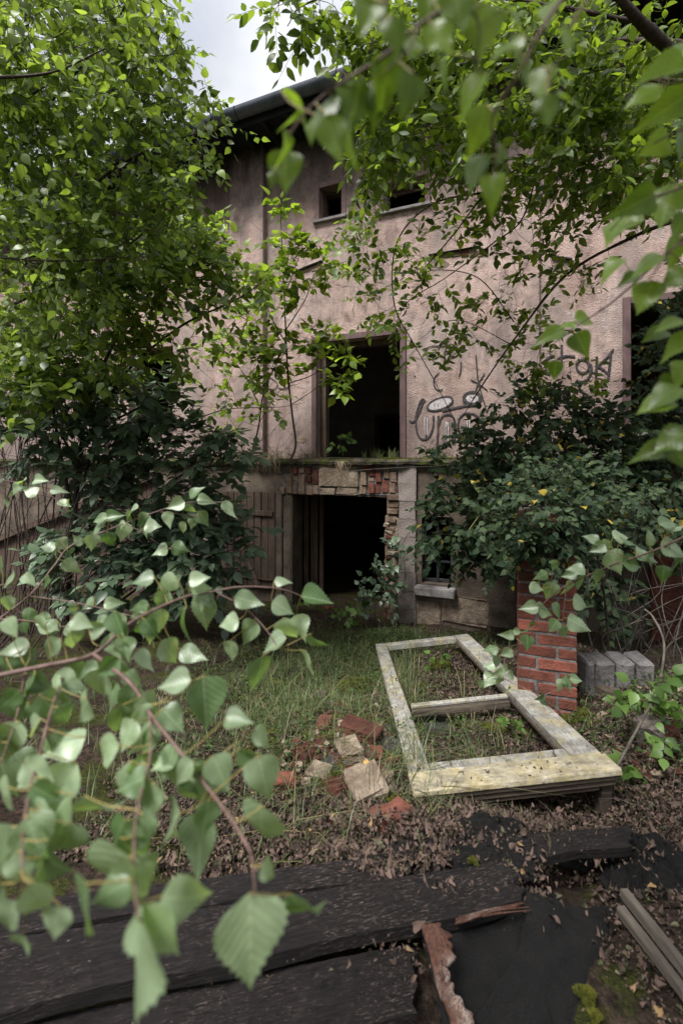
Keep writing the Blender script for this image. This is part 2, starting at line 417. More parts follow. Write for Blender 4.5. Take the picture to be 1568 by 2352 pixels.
def graded(a, b, near0, near1, step, grow=1.35):
    vals = list(np.arange(near0, near1 + 1e-6, step)); s = step; v = near0
    lo = []
    while v > a: s *= grow; v -= s; lo.append(max(v, a))
    s = step; v = vals[-1]; hi = []
    while v < b: s *= grow; v += s; hi.append(min(v, b))
    return np.array(lo[::-1] + vals + hi)
gx = graded(-300, 300, -4.5, 4.5, .05); gy = graded(-300, 500, .4, 8.5, .05)
GX, GY = np.meshgrid(gx, gy)
GZ = ground_z(GX, GY)
near = np.clip(1 - (np.hypot(GX, GY - 4) - 6) / 4, 0, 1)
GZ = GZ + near * rng.normal(0, .006, GZ.shape)
nx, ny = len(gx), len(gy)
idx = np.arange(nx * ny).reshape(ny, nx)
GF = np.stack([idx[:-1, :-1], idx[:-1, 1:], idx[1:, 1:], idx[1:, :-1]], -1).reshape(-1, 4)
def ground_material():
    m, nt, out = nodes('woodland_soil')
    v = objco(nt, None, True)
    a = noise(nt, v, 3.5, 7, .65); b = noise(nt, v, 26, 6, .7); c0 = noise(nt, v, 90, 4, .7)
    c = ramp(nt, b, [(.34, (.014, .010, .008)), (.52, (.055, .038, .028)), (.70, (.13, .088, .070))])
    mk = ramp(nt, a, [(.50, 0.0), (.58, .9)])
    gm = ramp(nt, c0, [(.3, (.022, .028, .007)), (.7, (.085, .095, .018))])
    c = mixc(nt, mk, c, gm)
    c = mixc(nt, .5, c, ramp(nt, c0, [(.3, .5), (.7, 1.3)]), 'MULTIPLY')
    ad = N(nt, 'ShaderNodeMath', operation='ADD'); nt.links.new(b, ad.inputs[0]); nt.links.new(c0, ad.inputs[1])
    principled(nt, out, c, .95, ad.outputs[0], 1.0, .03, .15)
    return m
g = obj('ground', mesh_tri('ground', np.stack([GX, GY, GZ], -1).reshape(-1, 3), GF, ground_material(), True))
g['kind'] = 'structure'

# ------------------------------------------------------------------ the building
UX, UY = .9235, -.3838
BX, BY = .35, 8.0
bld = empty('derelict_building', (BX, BY, 0), (0, 0, math.atan2(UY, UX)))
top(bld, 'derelict two-storey building of pink pebbledash with a black doorless opening at each floor', 'building')
NCONST = BX * .3838 + BY * .9235
def fac(px, py, t=0.0):
    """where the ray through a pixel meets the building plane at local depth t: (s, z)"""
    k = (px - CX) / FPX
    D = (t + NCONST) / (.3838 * k + .9235)
    X = k * D
    s = (X - BX) * UX + (D - BY) * UY
    return s, EYE - (py - HY) / FPX * D

def wall_grid(name, s0, s1, z0, z1, holes, y0, y1, m, wob=0.0):
    """a thick wall with rectangular openings; y0 outer face, y1 inner face"""
    xs = sorted({s0, s1} | {h[0] for h in holes} | {h[1] for h in holes}); zs = sorted({z0, z1} | {h[2] for h in holes} | {h[3] for h in holes})
    xs = [x for x in xs if s0 <= x <= s1]; zs = [z for z in zs if z0 <= z <= z1]
    solid = {}
    for i in range(len(xs) - 1):
        for j in range(len(zs) - 1):
            cx, cz = (xs[i] + xs[i + 1]) / 2, (zs[j] + zs[j + 1]) / 2
            solid[i, j] = not any(h[0] < cx < h[1] and h[2] < cz < h[3] for h in holes)
    V, F, ids = [], [], {}
    def vid(i, j, y):
        k = (i, j, y)
        if k not in ids: ids[k] = len(V); V.append((xs[i], y, zs[j]))
        return ids[k]
    for (i, j), s in solid.items():
        if not s: continue
        F.append((vid(i, j, y0), vid(i + 1, j, y0), vid(i + 1, j + 1, y0), vid(i, j + 1, y0)))
        F.append((vid(i, j, y1), vid(i, j + 1, y1), vid(i + 1, j + 1, y1), vid(i + 1, j, y1)))
        if not solid.get((i - 1, j)): F.append((vid(i, j, y0), vid(i, j + 1, y0), vid(i, j + 1, y1), vid(i, j, y1)))
        if not solid.get((i + 1, j)): F.append((vid(i + 1, j, y0), vid(i + 1, j, y1), vid(i + 1, j + 1, y1), vid(i + 1, j + 1, y0)))
        if not solid.get((i, j - 1)): F.append((vid(i, j, y0), vid(i, j, y1), vid(i + 1, j, y1), vid(i + 1, j, y0)))
        if not solid.get((i, j + 1)): F.append((vid(i, j + 1, y0), vid(i + 1, j + 1, y0), vid(i + 1, j + 1, y1), vid(i, j + 1, y1)))
    return obj(name, mesh_np(name, V, F), bld, m)

def bbox(name, x0, y0, z0, x1, y1, z1, m, parent=bld, bevel=.006, jit=0.0, cuts=0, kind=None):
    return obj(name, box_mesh(name, x0, y0, z0, x1, y1, z1, bevel, jit, cuts=cuts), parent, m, kind)

S0, S1 = -10.5, 5.5
ZTOP, ZL = 9.0, 2.98
def hole_px(x0, y0, x1, y1, t=0.0):
    s0, za = fac(x0, y0, t); s1, zb = fac(x1, y1, t)
    return [s0, s1, zb, za]
door = hole_px(728, 783, 919, 1052); door[2] = 3.02
door[3] = fac(824, 778)[1]
w1 = hole_px(733, 433, 784, 496)
w2 = hole_px(881, 425, 975, 468)
w0 = hole_px(321, 528, 368, 570)
wr = hole_px(1447, 699, 1640, 990)
w3 = [wr[0] + .1, wr[0] + 1.5, w1[2], w1[3]]
wl_ = hole_px(296, 806, 397, 975)
wl2 = hole_px(60, 900, 118, 990)
upper = wall_grid('wall', S0, S1, ZL, ZTOP, [door, w1, w2, w0, wr, w3, wl_, wl2], 0, .42, MAT['wall'])

# pilasters on the upper wall
def pilaster(px0, px1, proud, z0=3.03, z1=ZTOP - .002, m=None, t=0.0):
    a = fac(px0, 700, t)[0]; b = fac(px1, 700, t)[0]
    return bbox('pilaster', a, t - proud, z0, b, t + .01, z1, m or MAT['wall'], bevel=.012)
pilaster(536, 612, .13); pilaster(1122, 1238, .075); pilaster(196, 250, .13)

# soffit, fascia, gutter and roof
EV = .85
bbox('soffit', S0 - .3, -EV + .12, ZTOP + .001, S1 + .3, .6, ZTOP + .05, MAT['soffit'], bevel=0)
for k in range(34):
    s = S0 + .2 + k * .48
    bbox('rafter', s, -EV + .14, ZTOP - .10, s + .09, -.002, ZTOP - .002, MAT['soffit'], bevel=.004)
bbox('fascia', S0 - .3, -EV + .08, ZTOP - .12, S1 + .3, -EV + .118, ZTOP + .06, MAT['soffit'], bevel=.004)
gv, gf = [], []
ns = 12
for s in (S0 - .3, S1 + .3):
    for k in range(ns + 1):
        a = math.pi * k / ns
        for r in (.125, .117):
            gv.append((s, -EV - .05 - r * math.cos(a), ZTOP + .06 - r * math.sin(a)))
n2 = 2 * (ns + 1)
for k in range(ns):
    gf.append((2 * k, 2 * k + 2, n2 + 2 * k + 2, n2 + 2 * k)); gf.append((2 * k + 1, n2 + 2 * k + 1, n2 + 2 * k + 3, 2 * k + 3))
gut = obj('gutter', mesh_np('gutter', gv, gf, True), bld, MAT['gutter'])
for k in range(18):
    s = S0 + k * .95
    bm_ = Tubes(); bm_.add([Vector((s, -EV - .05 - .130 * math.cos(a), ZTOP + .06 - .130 * math.sin(a))) for a in np.linspace(0, math.pi, 9)], .007, .007, 4)
    obj('gutter_bracket', bm_.mesh('gutter_bracket'), gut, MAT['soffit'])
rb = bmesh.new()
def quadbox(bm, c):      # eight corners: bottom ring then top ring
    v = [bm.verts.new(p) for p in c]
    for f in ((0, 3, 2, 1), (4, 5, 6, 7), (0, 1, 5, 4), (1, 2, 6, 5), (2, 3, 7, 6), (3, 0, 4, 7)): bm.faces.new([v[i] for i in f])
zr = ZTOP + .075
quadbox(rb, [(S0 - .35, -EV + .02, zr), (S1 + .35, -EV + .02, zr), (S1 + .35, 5.0, zr + 1.5), (S0 - .35, 5.0, zr + 1.5),
             (S0 - .35, -EV + .02, zr + .06), (S1 + .35, -EV + .02, zr + .06), (S1 + .35, 5.0, zr + 1.56), (S0 - .35, 5.0, zr + 1.56)])
quadbox(rb, [(S0 - .35, 5.002, zr + 1.5), (S1 + .35, 5.002, zr + 1.5), (S1 + .35, 10.8, zr), (S0 - .35, 10.8, zr),
             (S0 - .35, 5.002, zr + 1.56), (S1 + .35, 5.002, zr + 1.56), (S1 + .35, 10.8, zr + .06), (S0 - .35, 10.8, zr + .06)])
me = bpy.data.meshes.new('roof'); rb.to_mesh(me); rb.free()
obj('roof', me, bld, MAT['soffit'])
# the rest of the shell: ends, back, storey floor, rooms inside
bbox('end_wall', S0, .425, .2, S0 + .4, 10, ZTOP, MAT['wall'], bevel=0)
bbox('end_wall', S1 - .4, .425, .2, S1, 10, ZTOP, MAT['wall'], bevel=0)
bbox('back_wall', S0 + .405, 9.6, .2, S1 - .405, 10, ZTOP, MAT['wall'], bevel=0)
bbox('storey_floor', S0 + .405, .425, 2.78, S1 - .405, 9.595, ZL, MAT['dark_in'], bevel=0)
bbox('storey_floor', S0 + .405, .425, 6.35, S1 - .405, 9.595, 6.6, MAT['dark_in'], bevel=0)
bbox('attic_floor', S0 + .405, .425, ZTOP - .2, S1 - .405, 9.595, ZTOP - .02, MAT['dark_in'], bevel=0)
# room partition seen through the upper opening, with an inner doorway
idoor = [fac(868, 1000, 4.5)[0], fac(940, 1000, 4.5)[0], ZL + .01, fac(900, 958, 4.5)[1]]
wall_grid('partition', S0 + .41, S1 - .41, ZL + .002, 6.348, [idoor], 4.5, 4.65, MAT['dark_in'])
bbox('inner_door_frame', idoor[0] - .09, 4.46, ZL + .01, idoor[0], 4.499, idoor[3] + .09, MAT['door_wood'])
bbox('inner_door_frame', idoor[0] + .002, 4.46, idoor[3], idoor[1] + .09, 4.499, idoor[3] + .09, MAT['door_wood'])

# upper doorway: purple painted surround and a timber post on the left
d0, d1, dz0, dz1 = door
bbox('door_surround', d0 - .10, -.035, dz0, d0 - .002, .05, dz1 + .115, MAT['purple_paint'])
bbox('door_surround', d1 + .002, -.035, dz0, d1 + .10, .05, dz1 + .115, MAT['purple_paint'])
bbox('door_surround', d0, -.032, dz1 + .002, d1, .05, dz1 + .112, MAT['purple_paint'])
pr = fac(752, 900, .3)[0]
bbox('door_post', d0 + .004, .14, dz0, d0 + .11, .30, dz1 - .002, MAT['post_wood'], bevel=.01)
bbox('door_post', d1 - .07, .20, dz0, d1 - .004, .34, dz1 - .002, MAT['post_wood'], bevel=.01)
bbox('door_head', d0 + .115, .16, dz1 - .10, d1 - .075, .30, dz1 - .003, MAT['post_wood'], bevel=.01)
bbox('threshold', d0 + .002, -.02, 2.985, d1 - .002, .40, 3.035, MAT['concrete'], bevel=.01)

# windows: surround, sloping sill, frame rails
def window(h, sill_px=None, fr=.09, bars=True, sill_out=.10, name='window', surround=True):
    a, b, z0, z1 = h
    w = obj(name, box_mesh(name, a + .003, .20, z0 + .003, a + .045, .25, z1 - .003, .004), bld, MAT['door_wood'])
    def p(nm, *c, m=MAT['door_wood']): obj(nm, box_mesh(nm, *c, .004), w, m)
    p('frame', b - .045, .20, z0 + .003, b - .003, .25, z1 - .003)
    p('frame', a + .047, .20, z1 - .045, b - .047, .25, z1 - .003)
    p('frame', a + .047, .20, z0 + .003, b - .047, .25, z0 + .045)
    if surround:
        p('surround', a - fr, -.014, z0 - .02, a - .002, .02, z1 + fr, m=MAT['surround'])
        p('surround', b + .002, -.014, z0 - .02, b + fr, .02, z1 + fr, m=MAT['surround'])
        p('surround', a, -.012, z1 + .002, b, .02, z1 + fr, m=MAT['surround'])
    p('sill', a - fr - .02, -sill_out * .7, z0 - .05, b + fr + .02, .18, z0 - .001, m=MAT['sill'])
    return w
w = window(w1)
for i, (dz, tl) in enumerate(((.16, .02), (.10, -.01))):
    s_ = obj('broken_slat', box_mesh('broken_slat', w1[0] + .06, .23, w1[2] + dz, w1[1] - .06, .245, w1[2] + dz + .025, .003), w, MAT['batten'])
window(w2); window(w0); window(w3)
ww = window(wr, surround=False, sill_out=.05)
bbox('window_surround', wr[0] - .10, -.035, wr[2], wr[0] - .002, .05, wr[3] + .1, MAT['purple_paint'])
bbox('window_surround', wr[0], -.032, wr[3] + .002, wr[1], .05, wr[3] + .1, MAT['purple_paint'])
window(wl_, surround=False); window(wl2)

# broken band of bare brick under the upper windows, with lifted slate flashing
rnd = random.Random(3)
def facbox(name, x0, y0, x1, y1, proud, back, m, t=0.0, bevel=.006, jit=.004, parent=bld, rot=0.0, rough=0):
    xm = (x0 + x1) / 2; s0 = fac(x0, y0, t)[0]; s1 = fac(x1, y1, t)[0]; za = fac(xm, min(y0, y1), t)[1]; zb = fac(xm, max(y0, y1), t)[1]
    me_ = box_mesh(name, -(s1 - s0) / 2, -proud, -(za - zb) / 2, (s1 - s0) / 2, back, (za - zb) / 2, bevel, jit, rnd)
    o = obj(name, me_, parent, m, loc=((s0 + s1) / 2, t, (za + zb) / 2))
    if rot: o.rotation_euler[1] = rot
    return o
bandx = 1000
while bandx < 1165:
    wd = rnd.uniform(17, 25)
    y = 585 - (bandx - 1000) * .02 + rnd.uniform(-2, 2)
    facbox('brick', bandx, y - 8, bandx + wd - 2, y + 7, .012, .01, MAT['brick_buff'] if rnd.random() < .5 else MAT['brick_red'])
    bandx += wd
for x in (690, 716, 742, 1168, 1190, 1214):
    facbox('brick', x, 606 if x > 1000 else 614 - (x - 690) * .15, x + 20, 619 if x > 1000 else 626 - (x - 690) * .15, .010, .01, MAT['brick_buff'])
for x0, y0, x1, y1, r_ in ((676, 612, 742, 615, -.25), (985, 577, 1095, 579, -.0), (1168, 575, 1240, 580, .0), (1264, 592, 1314, 596, .38), (1100, 572, 1150, 574, .02)):
    facbox('slate_flashing', x0, y0, x1, y1, .06, .01, MAT['slate'], rot=r_ * .8, jit=.004)
def hollow(pts, t=0.0, proud=.004, m=None, name='hole'):
    P = [fac(x, y, t) for x, y in pts]
    V = [(s, t - proud, z) for s, z in P] + [(sum(s for s, z in P) / len(P), t - proud * .3, sum(z for s, z in P) / len(P))]
    n = len(P)
    return obj(name, mesh_np(name, V, [(i, (i + 1) % n, n) for i in range(n)]), bld, m or MAT['soffit'])
hollow([(1157, 618), (1170, 612), (1192, 608), (1198, 616), (1186, 630), (1172, 640), (1160, 634)], .0, .08, MAT['brick_old'], 'broken_plaster')
hollow([(1170, 680), (1178, 674), (1184, 690), (1186, 712), (1178, 722), (1169, 716), (1165, 702)], .0, .08, MAT['brick_old'], 'broken_plaster')
hollow([(576, 722), (584, 716), (588, 740), (586, 778), (579, 776), (575, 750)], .0, .14, MAT['brick_old'], 'broken_plaster')

for q_, (cx_, cy_, rx_, ry_) in enumerate(((668, 640, 16, 9), (1010, 606, 26, 9), (1300, 612, 30, 12), (1345, 660, 14, 18), (690, 1010, 14, 8), (520, 600, 10, 26), (1085, 700, 9, 14), (1215, 604, 16, 10))):
    hollow([(cx_ + rx_ * math.cos(a) * rnd.uniform(.6, 1.2), cy_ + ry_ * math.sin(a) * rnd.uniform(.6, 1.2)) for a in np.linspace(0, 6.0, 12)], .0, .006, MAT['stain_plaster'], 'bare_plaster')
# lower storey, standing half a metre further forward
T = -.5
lo_open = hole_px(671, 1135, 888, 1425, T); lo_open[2] = .2
lo_win = hole_px(968, 1185, 1036, 1346, T)
zled = 2.90
lower = wall_grid('lower_wall', S0, S1, .15, zled, [lo_open, lo_win], T, T + .38, MAT['concrete'])
a0, b0 = lo_open[0], lo_open[1]
# ledge slab, ragged at its front edge
V, F = [], []
xs = np.arange(S0, S1 + .01, .09)
for i, s in enumerate(xs):
    e = T - .10 - .035 * rnd.random() - .03 * math.sin(s * 3.1)
    zt = 3.005 + .008 * math.sin(s * 7) + rnd.uniform(-.004, .004); zb = zled + .002 + rnd.uniform(0, .025)
    V += [(s, e, zb), (s, e - .012, (zt + zb) / 2), (s, e + .012, zt), (s, -.002, zt + .01), (s, -.002, zled + .004)]
for i in range(len(xs) - 1):
    for k in range(5):
        k2 = (k + 1) % 5
        F.append((5 * i + k, 5 * i + k2, 5 * (i + 1) + k2, 5 * (i + 1) + k))
obj('ledge', mesh_np('ledge', V, F), bld, simple('mossy_ledge_stone', (.022, .018, .014), (.11, .09, .07), 9, .95, 1.0, .02, glob=False, moss=.50))
def c2(x, y): return 505 + .41 * x, 1010.4 + .41 * y
# posts either side of the lower opening
pl = facbox('post', 634, 1128, 650, 1430, .05, .01, MAT['concrete'], T, .015, .008)
facbox('post', 652, 1132, 669, 1340, .02, .01, MAT['concrete'], T, .012, .008)
facbox('broken_jamb', 884, 1186, 914, 1250, .05, .02, MAT['stain_plaster'], T, .02, .02)
facbox('broken_jamb', 883, 1252, 910, 1330, .04, .02, MAT['stain_plaster'], T, .02, .02)
facbox('broken_jamb', 886, 1334, 918, 1436, .07, .02, MAT['stain_plaster'], T, .03, .03)
for i in range(9):
    y0_ = 1068 + i * 41
    facbox('pilaster_block', 917 + rnd.uniform(-2, 1), y0_, 955 + rnd.uniform(-2, 2), y0_ + 41.2, .055 + rnd.uniform(-.004, .004), .01, MAT['concrete_pale'], T, .006, .008)
for i in range(26):
    y0_ = 1190 + i * 9.4; x0_ = rnd.uniform(882, 892); wd_ = rnd.uniform(12, 24)
    facbox('broken_brick', x0_, y0_, x0_ + wd_, y0_ + rnd.uniform(7, 12), rnd.uniform(.05, .085), .02, MAT[rnd.choice(('brick_buff', 'stain_plaster', 'stain_plaster', 'brick_old'))], T, .012, .012, rot=rnd.uniform(-.12, .12))
facbox('pilaster', 1123, 1066, 1184, 1440, .07, .01, MAT['concrete'], T, .012, .004)
facbox('pilaster', 1490, 1066, 1640, 1560, .05, .01, MAT['brick_old'], T, .012, .004)
facbox('plaster_patch', 931, 1380, 1010, 1436, .018, .01, MAT['stain_plaster'], T, .02, .02)
facbox('plaster_patch', 1014, 1372, 1120, 1432, .014, .01, MAT['stain_plaster'], T, .02, .02)
ws = facbox('window_sill', 955, 1346, 1046, 1366, .16, .1, MAT['sill'], T, .012, .010)
# window in the lower wall: bars of a black lattice frame
lw = obj('window', box_mesh('window', lo_win[0], T + .12, lo_win[2], lo_win[0] + .05, T + .16, lo_win[3], .004), bld, MAT['soffit'])
for f in (.5, .97): obj('frame', box_mesh('frame', lo_win[0] + (lo_win[1] - lo_win[0]) * f - .02, T + .12, lo_win[2], lo_win[0] + (lo_win[1] - lo_win[0]) * f + .02, T + .16, lo_win[3], .004), lw, MAT['soffit'])
for f in (.02, .3, .6): obj('glazing_bar', box_mesh('glazing_bar', lo_win[0] + .052, T + .125, lo_win[2] + (lo_win[3] - lo_win[2]) * f, lo_win[1] - .04, T + .155, lo_win[2] + (lo_win[3] - lo_win[2]) * f + .03, .003), lw, MAT['soffit'])

# exposed bricks of the flat arch over the lower opening
facbox('lintel', 650, 1066, 918, 1136, .012, .01, MAT['mortar'], T, .01, .004)
lint = facbox('plaster_patch', 734, 1067, 826, 1118, .045, -.005, MAT['stain_plaster'], T, .02, .014)
facbox('plaster_patch', 736, 1119, 772, 1137, .05, -.005, MAT['stain_plaster'], T, .02, .014)
facbox('plaster_patch', 773, 1117, 820, 1136, .04, -.005, MAT['stain_plaster'], T, .02, .014)
BR = [(375,140,408,180,0),(410,150,440,192,1),(445,148,480,188,0),(485,152,518,193,1),(487,197,520,235,1),(524,160,555,250,1),(375,195,408,300,0),(410,195,442,228,0),(412,232,442,303,0),
      (446,192,482,305,0),(486,238,520,310,0),(524,252,555,305,0),(800,140,835,175,1),(792,178,826,255,0),(837,138,875,205,1),(830,208,866,236,0),(877,138,915,180,0),(873,182,908,235,1),
      (917,135,952,218,0),(835,240,870,300,1),(872,240,905,300,1),(908,225,948,298,1),(955,180,995,236,0),(950,240,985,299,0),(782,258,822,303,0),(940,303,1003,340,0),(945,342,1003,380,0),(940,383,1003,415,0),(988,240,1003,298,1),(340,262,372,302,0)]
for x0, y0, x1, y1, red in BR:
    (xa, ya), (xb, yb) = c2(x0, y0), c2(x1, y1)
    facbox('brick', xa + .6, ya + .6, xb - .6, yb - .6, rnd.uniform(.02, .07), -.004, MAT['brick_old'] if red else MAT['brick_buff'], T, .008, .007, rot=rnd.uniform(-.03, .03))
# soldier bricks of the step left of the lower opening
for i in range(7):
    o = facbox('brick', 700 + i * 10.2, 1392 + rnd.uniform(-3, 3), 709 + i * 10.2, 1440, .10, 0, MAT['brick_old'], T, .008, .008)
# open boarded door leaning back against the wall, left of the opening
dl = facbox('boarded_door', 508, 1130, 633, 1350, .0, .02, MAT['soffit'], T - .03, .004, 0)
xs = [508, 524, 537, 553, 568, 584, 600, 616, 632]
sc_, zc_ = dl.location.x, dl.location.z
for i in range(8):
    s0, za = fac(xs[i] + .8, 1129 + rnd.uniform(-1, 2), T - .06); s1, zb = fac(xs[i + 1] - .6, 1348 + rnd.uniform(-5, 6), T - .06)
    obj('board', box_mesh('board', s0 - sc_, -.03 - rnd.uniform(0, .012), zb - zc_, s1 - sc_, -.005, za - zc_, .004, .003, rnd), dl, MAT['door_wood'])
for (xa, ya, xb, yb) in ((508, 1168, 627, 1186), (508, 1318, 627, 1334)):
    s0, za = fac(xa, ya, T - .08); s1, zb = fac(xb, yb, T - .08)
    obj('rail', box_mesh('rail', s0 - sc_, -.075, zb - zc_, s1 - sc_, -.045, za - zc_, .006, .003, rnd), dl, MAT['door_wood'])
p0 = fac(534, 1200, T - .08); p1 = fac(592, 1344, T - .08)
br = obj('brace', box_mesh('brace', -.045, -.07, 0, .045, -.046, math.dist(p0, p1), .006, .003, rnd), dl, MAT['post_wood'], loc=(p1[0] - sc_, 0, p1[1] - zc_))
br.rotation_euler[1] = math.atan2(p0[0] - p1[0], p0[1] - p1[1])
# timber lining and posts just inside the opening, left
for i, (x, wd) in enumerate(((676, 14), (693, 10), (706, 16), (724, 9))):
    s0, _ = fac(x, 1300, .1); s1, _ = fac(x + wd, 1300, .1)
    bbox('timber_lining', s0, .12 + .05 * i, .3, s1, .16 + .05 * i, 2.6, MAT['post_wood'], bevel=.006)
bbox('lower_floor', S0 + .41, T + .385, .10, S1 - .41, 9.59, .32, MAT['dark_in'], bevel=0)

# dark boarded cellar hatch with a sloping top rail at the far left of the lower storey
TL = -1.0
r0 = fac(-60, 1262, TL); r1 = fac(352, 1092, TL)
lt = obj('sloping_rail', box_mesh('sloping_rail', 0, -.05, -.07, math.dist(r0, r1), .05, .07, .008, .004, rnd), bld, MAT['door_wood'], loc=(r0[0], TL, r0[1]))
lt.rotation_euler[1] = -math.atan2(r1[1] - r0[1], r1[0] - r0[0])
nb = 26
for i in range(nb):
    sa = r0[0] + (r1[0] - r0[0]) * i / nb; sb = r0[0] + (r1[0] - r0[0]) * (i + 1) / nb - .012; zt_ = r0[1] + (r1[1] - r0[1]) * (i + .3) / nb - .04
    obj('board', box_mesh('board', sa, TL + .055, .25, sb, TL + .08 + rnd.uniform(0, .01), zt_, .004, .003, rnd), bld, MAT['door_wood'])

# graffiti: strokes of paint lying on the rough wall
def ribbon(pts, w, t, m, parent, nm='stroke', conv=None, n=5):
    P3 = [Vector((*fac(*conv(x, y), t), 0)) for x, y in pts]
    P3 = catmull(P3, n) if len(P3) > 2 else catmull(P3, 8)
    V, F = [], []
    for i, p in enumerate(P3):
        d = P3[min(i + 1, len(P3) - 1)] - P3[max(i - 1, 0)]
        nrm = Vector((-d.y, d.x, 0)).normalized() if d.length > 1e-6 else Vector((0, 1, 0))
        ww_ = w * .38 * rnd.uniform(.8, 1.2)
        for sgn in (-1, 1):
            q = p + nrm * ww_ * sgn
            V.append((q.x, t, q.y))
        V.append((p.x, t - .006, p.y))
    for i in range(len(P3) - 1):
        a, b = 3 * i, 3 * i + 3
        F.append((a, a + 2, b + 2, b)); F.append((a + 2, a + 1, b + 1, b + 2))
    return obj(nm, mesh_np(nm, V, F, True), parent, m)
g3 = lambda x, y: (872.6 + .41 * x, 753.2 + .41 * y)
g8 = lambda x, y: (505 + .3222 * x, 661 + .3222 * y)
def tag_(name, strokes, w, conv, t, m=MAT['paint_black']):
    root_ = None
    for s in strokes:
        ww_ = w
        if isinstance(s, tuple) and isinstance(s[0], (int, float)): ww_, s = s[0], s[1]
        o = ribbon(s, ww_, t - (.0005 * rnd.random()), m, bld if root_ is None else root_, name if root_ is None else 'stroke', conv)
        if root_ is None: root_ = o
def ell(cx, cy, rx, ry, rot=0, n=12, a0=0, a1=360):
    return [(cx + rx * math.cos(R(a)) * math.cos(R(rot)) - ry * math.sin(R(a)) * math.sin(R(rot)), cy + rx * math.cos(R(a)) * math.sin(R(rot)) + ry * math.sin(R(a)) * math.cos(R(rot))) for a in np.linspace(a0, a1, n)]
def blob(pts, conv, t, m, name):
    P = [fac(*conv(x, y), t) for x, y in pts]
    return obj(name, mesh_np(name, [(s, t, z) for s, z in P], [tuple(range(len(P)))]), bld, m)
TW = -.012
blob(ell(335, 425, 68, 26, -20, 16)[:-1], g3, TW + .002, MAT['paint_white'], 'graffiti_fill')
blob(ell(515, 397, 42, 30, 0, 16)[:-1], g3, TW + .002, MAT['paint_white'], 'graffiti_fill')
for xa, ya, yb in ((255, 498, 600), (373, 525, 640), (493, 515, 610)):
    blob([(xa - 9, ya), (xa + 11, ya + 5), (xa + 9, yb), (xa - 6, yb + 4)], g3, TW + .002, MAT['paint_white'], 'graffiti_fill')
tag_('graffiti', [
    [(165, 520), (187, 526), (213, 485), (236, 425), (248, 405), (232, 402), (214, 440), (200, 500), (203, 570), (222, 615), (250, 625), (278, 602), (295, 555), (298, 490)],
    [(326, 490), (322, 600), (318, 705)], [(326, 545), (345, 500), (378, 485), (408, 500), (420, 560), (416, 650)],
    [(470, 622), (445, 595), (436, 550), (444, 505), (475, 480), (515, 480), (550, 500), (568, 530)], [(545, 510), (548, 560), (545, 600)],
    (.022, [(255, 500), (255, 610)]), (.022, [(373, 548), (372, 635)]), (.022, [(493, 522), (491, 605)]),
    ell(335, 425, 75, 32, -20), (.075, ell(515, 395, 46, 33, 0)), (.055, [(345, 465), (400, 452), (460, 440), (530, 428)]),
    (.012, [(303, 425), (306, 445)]), (.012, [(322, 422), (324, 440)]), (.015, [(505, 385), (517, 394), (528, 382)])], .042, g3, TW)
tag_('graffiti', [[(535, 150), (540, 220), (548, 300), (570, 380), (592, 455)], [(505, 290), (550, 312), (600, 350)], [(585, 255), (550, 310), (530, 365)]], .026, g3, TW)
tag_('graffiti', [[(262, 155), (254, 125), (285, 102), (340, 102), (372, 98)], [(375, 80), (362, 140), (358, 200)], ell(413, 138, 22, 22, 0), [(395, 100), (388, 150), (378, 195)],
                  [(452, 190), (450, 240), (440, 275)], [(640, 145), (624, 190), (645, 225), (680, 218), (700, 170)], [(330, 250), (303, 280), (303, 325), (325, 350), (350, 345)], [(190, 268), (194, 272), (197, 268)], [(650, 285), (670, 296), (690, 300)]], .026, g3, TW)
TP = TW
tag_('graffiti', [[(978, 155), (940, 168), (922, 205), (934, 250), (952, 258)], [(1015, 95), (1014, 190)], [(990, 170), (1040, 158), (1090, 160)], ell(1133, 215, 35, 38, 0), [(1150, 180), (1182, 220), (1165, 280), (1130, 302), (1108, 295)],
                  [(1212, 160), (1206, 300)], [(1306, 118), (1270, 165), (1216, 215)], [(1216, 215), (1250, 235), (1280, 262)], [(1292, 130), (1285, 200), (1274, 292)]], .042, g3, TP)
tag_('graffiti', [[(1018, 320), (1100, 345), (1160, 375), (1195, 420)]], .03, g3, TP)
tag_('graffiti', [[(165, 600), (190, 690), (238, 762)], [(280, 600), (230, 650), (130, 720)], [(255, 645), (215, 670), (205, 705), (230, 728), (262, 715), (285, 680)], [(285, 600), (292, 680), (330, 722)],
                  [(345, 632), (400, 670), (408, 700), (380, 725), (340, 715)], [(345, 632), (340, 715)], [(415, 715), (450, 722), (490, 708), (500, 680)]], .024, g8, TW)
tag_('spray_ring', [ell(955, 118, 10, 10, 0, 8)], .02, g3, TP, MAT['paint_white'])

# ------------------------------------------------------------------ brick pillar
pil = empty('brick_pillar', (0, 0, 0)); top(pil, 'free-standing square red brick pillar at the right of the fallen frame', 'pillar')
PD = 3.25
px0, px1 = (1189 - CX) / FPX * PD, (1325 - CX) / FPX * PD
pw = .378; zb = gz((px0 + px1) / 2, PD) - .12; zt = EYE - (1165 - HY) / FPX * PD
pil.location = (px0, PD, zb); pil.rotation_euler[2] = R(-20)
obj('core', box_mesh('core', .006, .006, 0, pw - .006, pw - .006, zt - zb - .01, 0), pil, MAT['mortar'])
ch = .0865; jt = .0145; nc = int((zt - zb) / ch)
w3_ = (pw - jt * 1) ; st = pw * .655; hd = pw - st - jt; bwid = hd
cache = {}
def brick_mesh(lx, ly):
    k = (round(lx, 3), round(ly, 3))
    if k not in cache: cache[k] = [box_mesh('brick', 0, 0, 0, lx, ly, ch - jt, .006, .003, rnd) for _ in range(3)]
    return rnd.choice(cache[k])
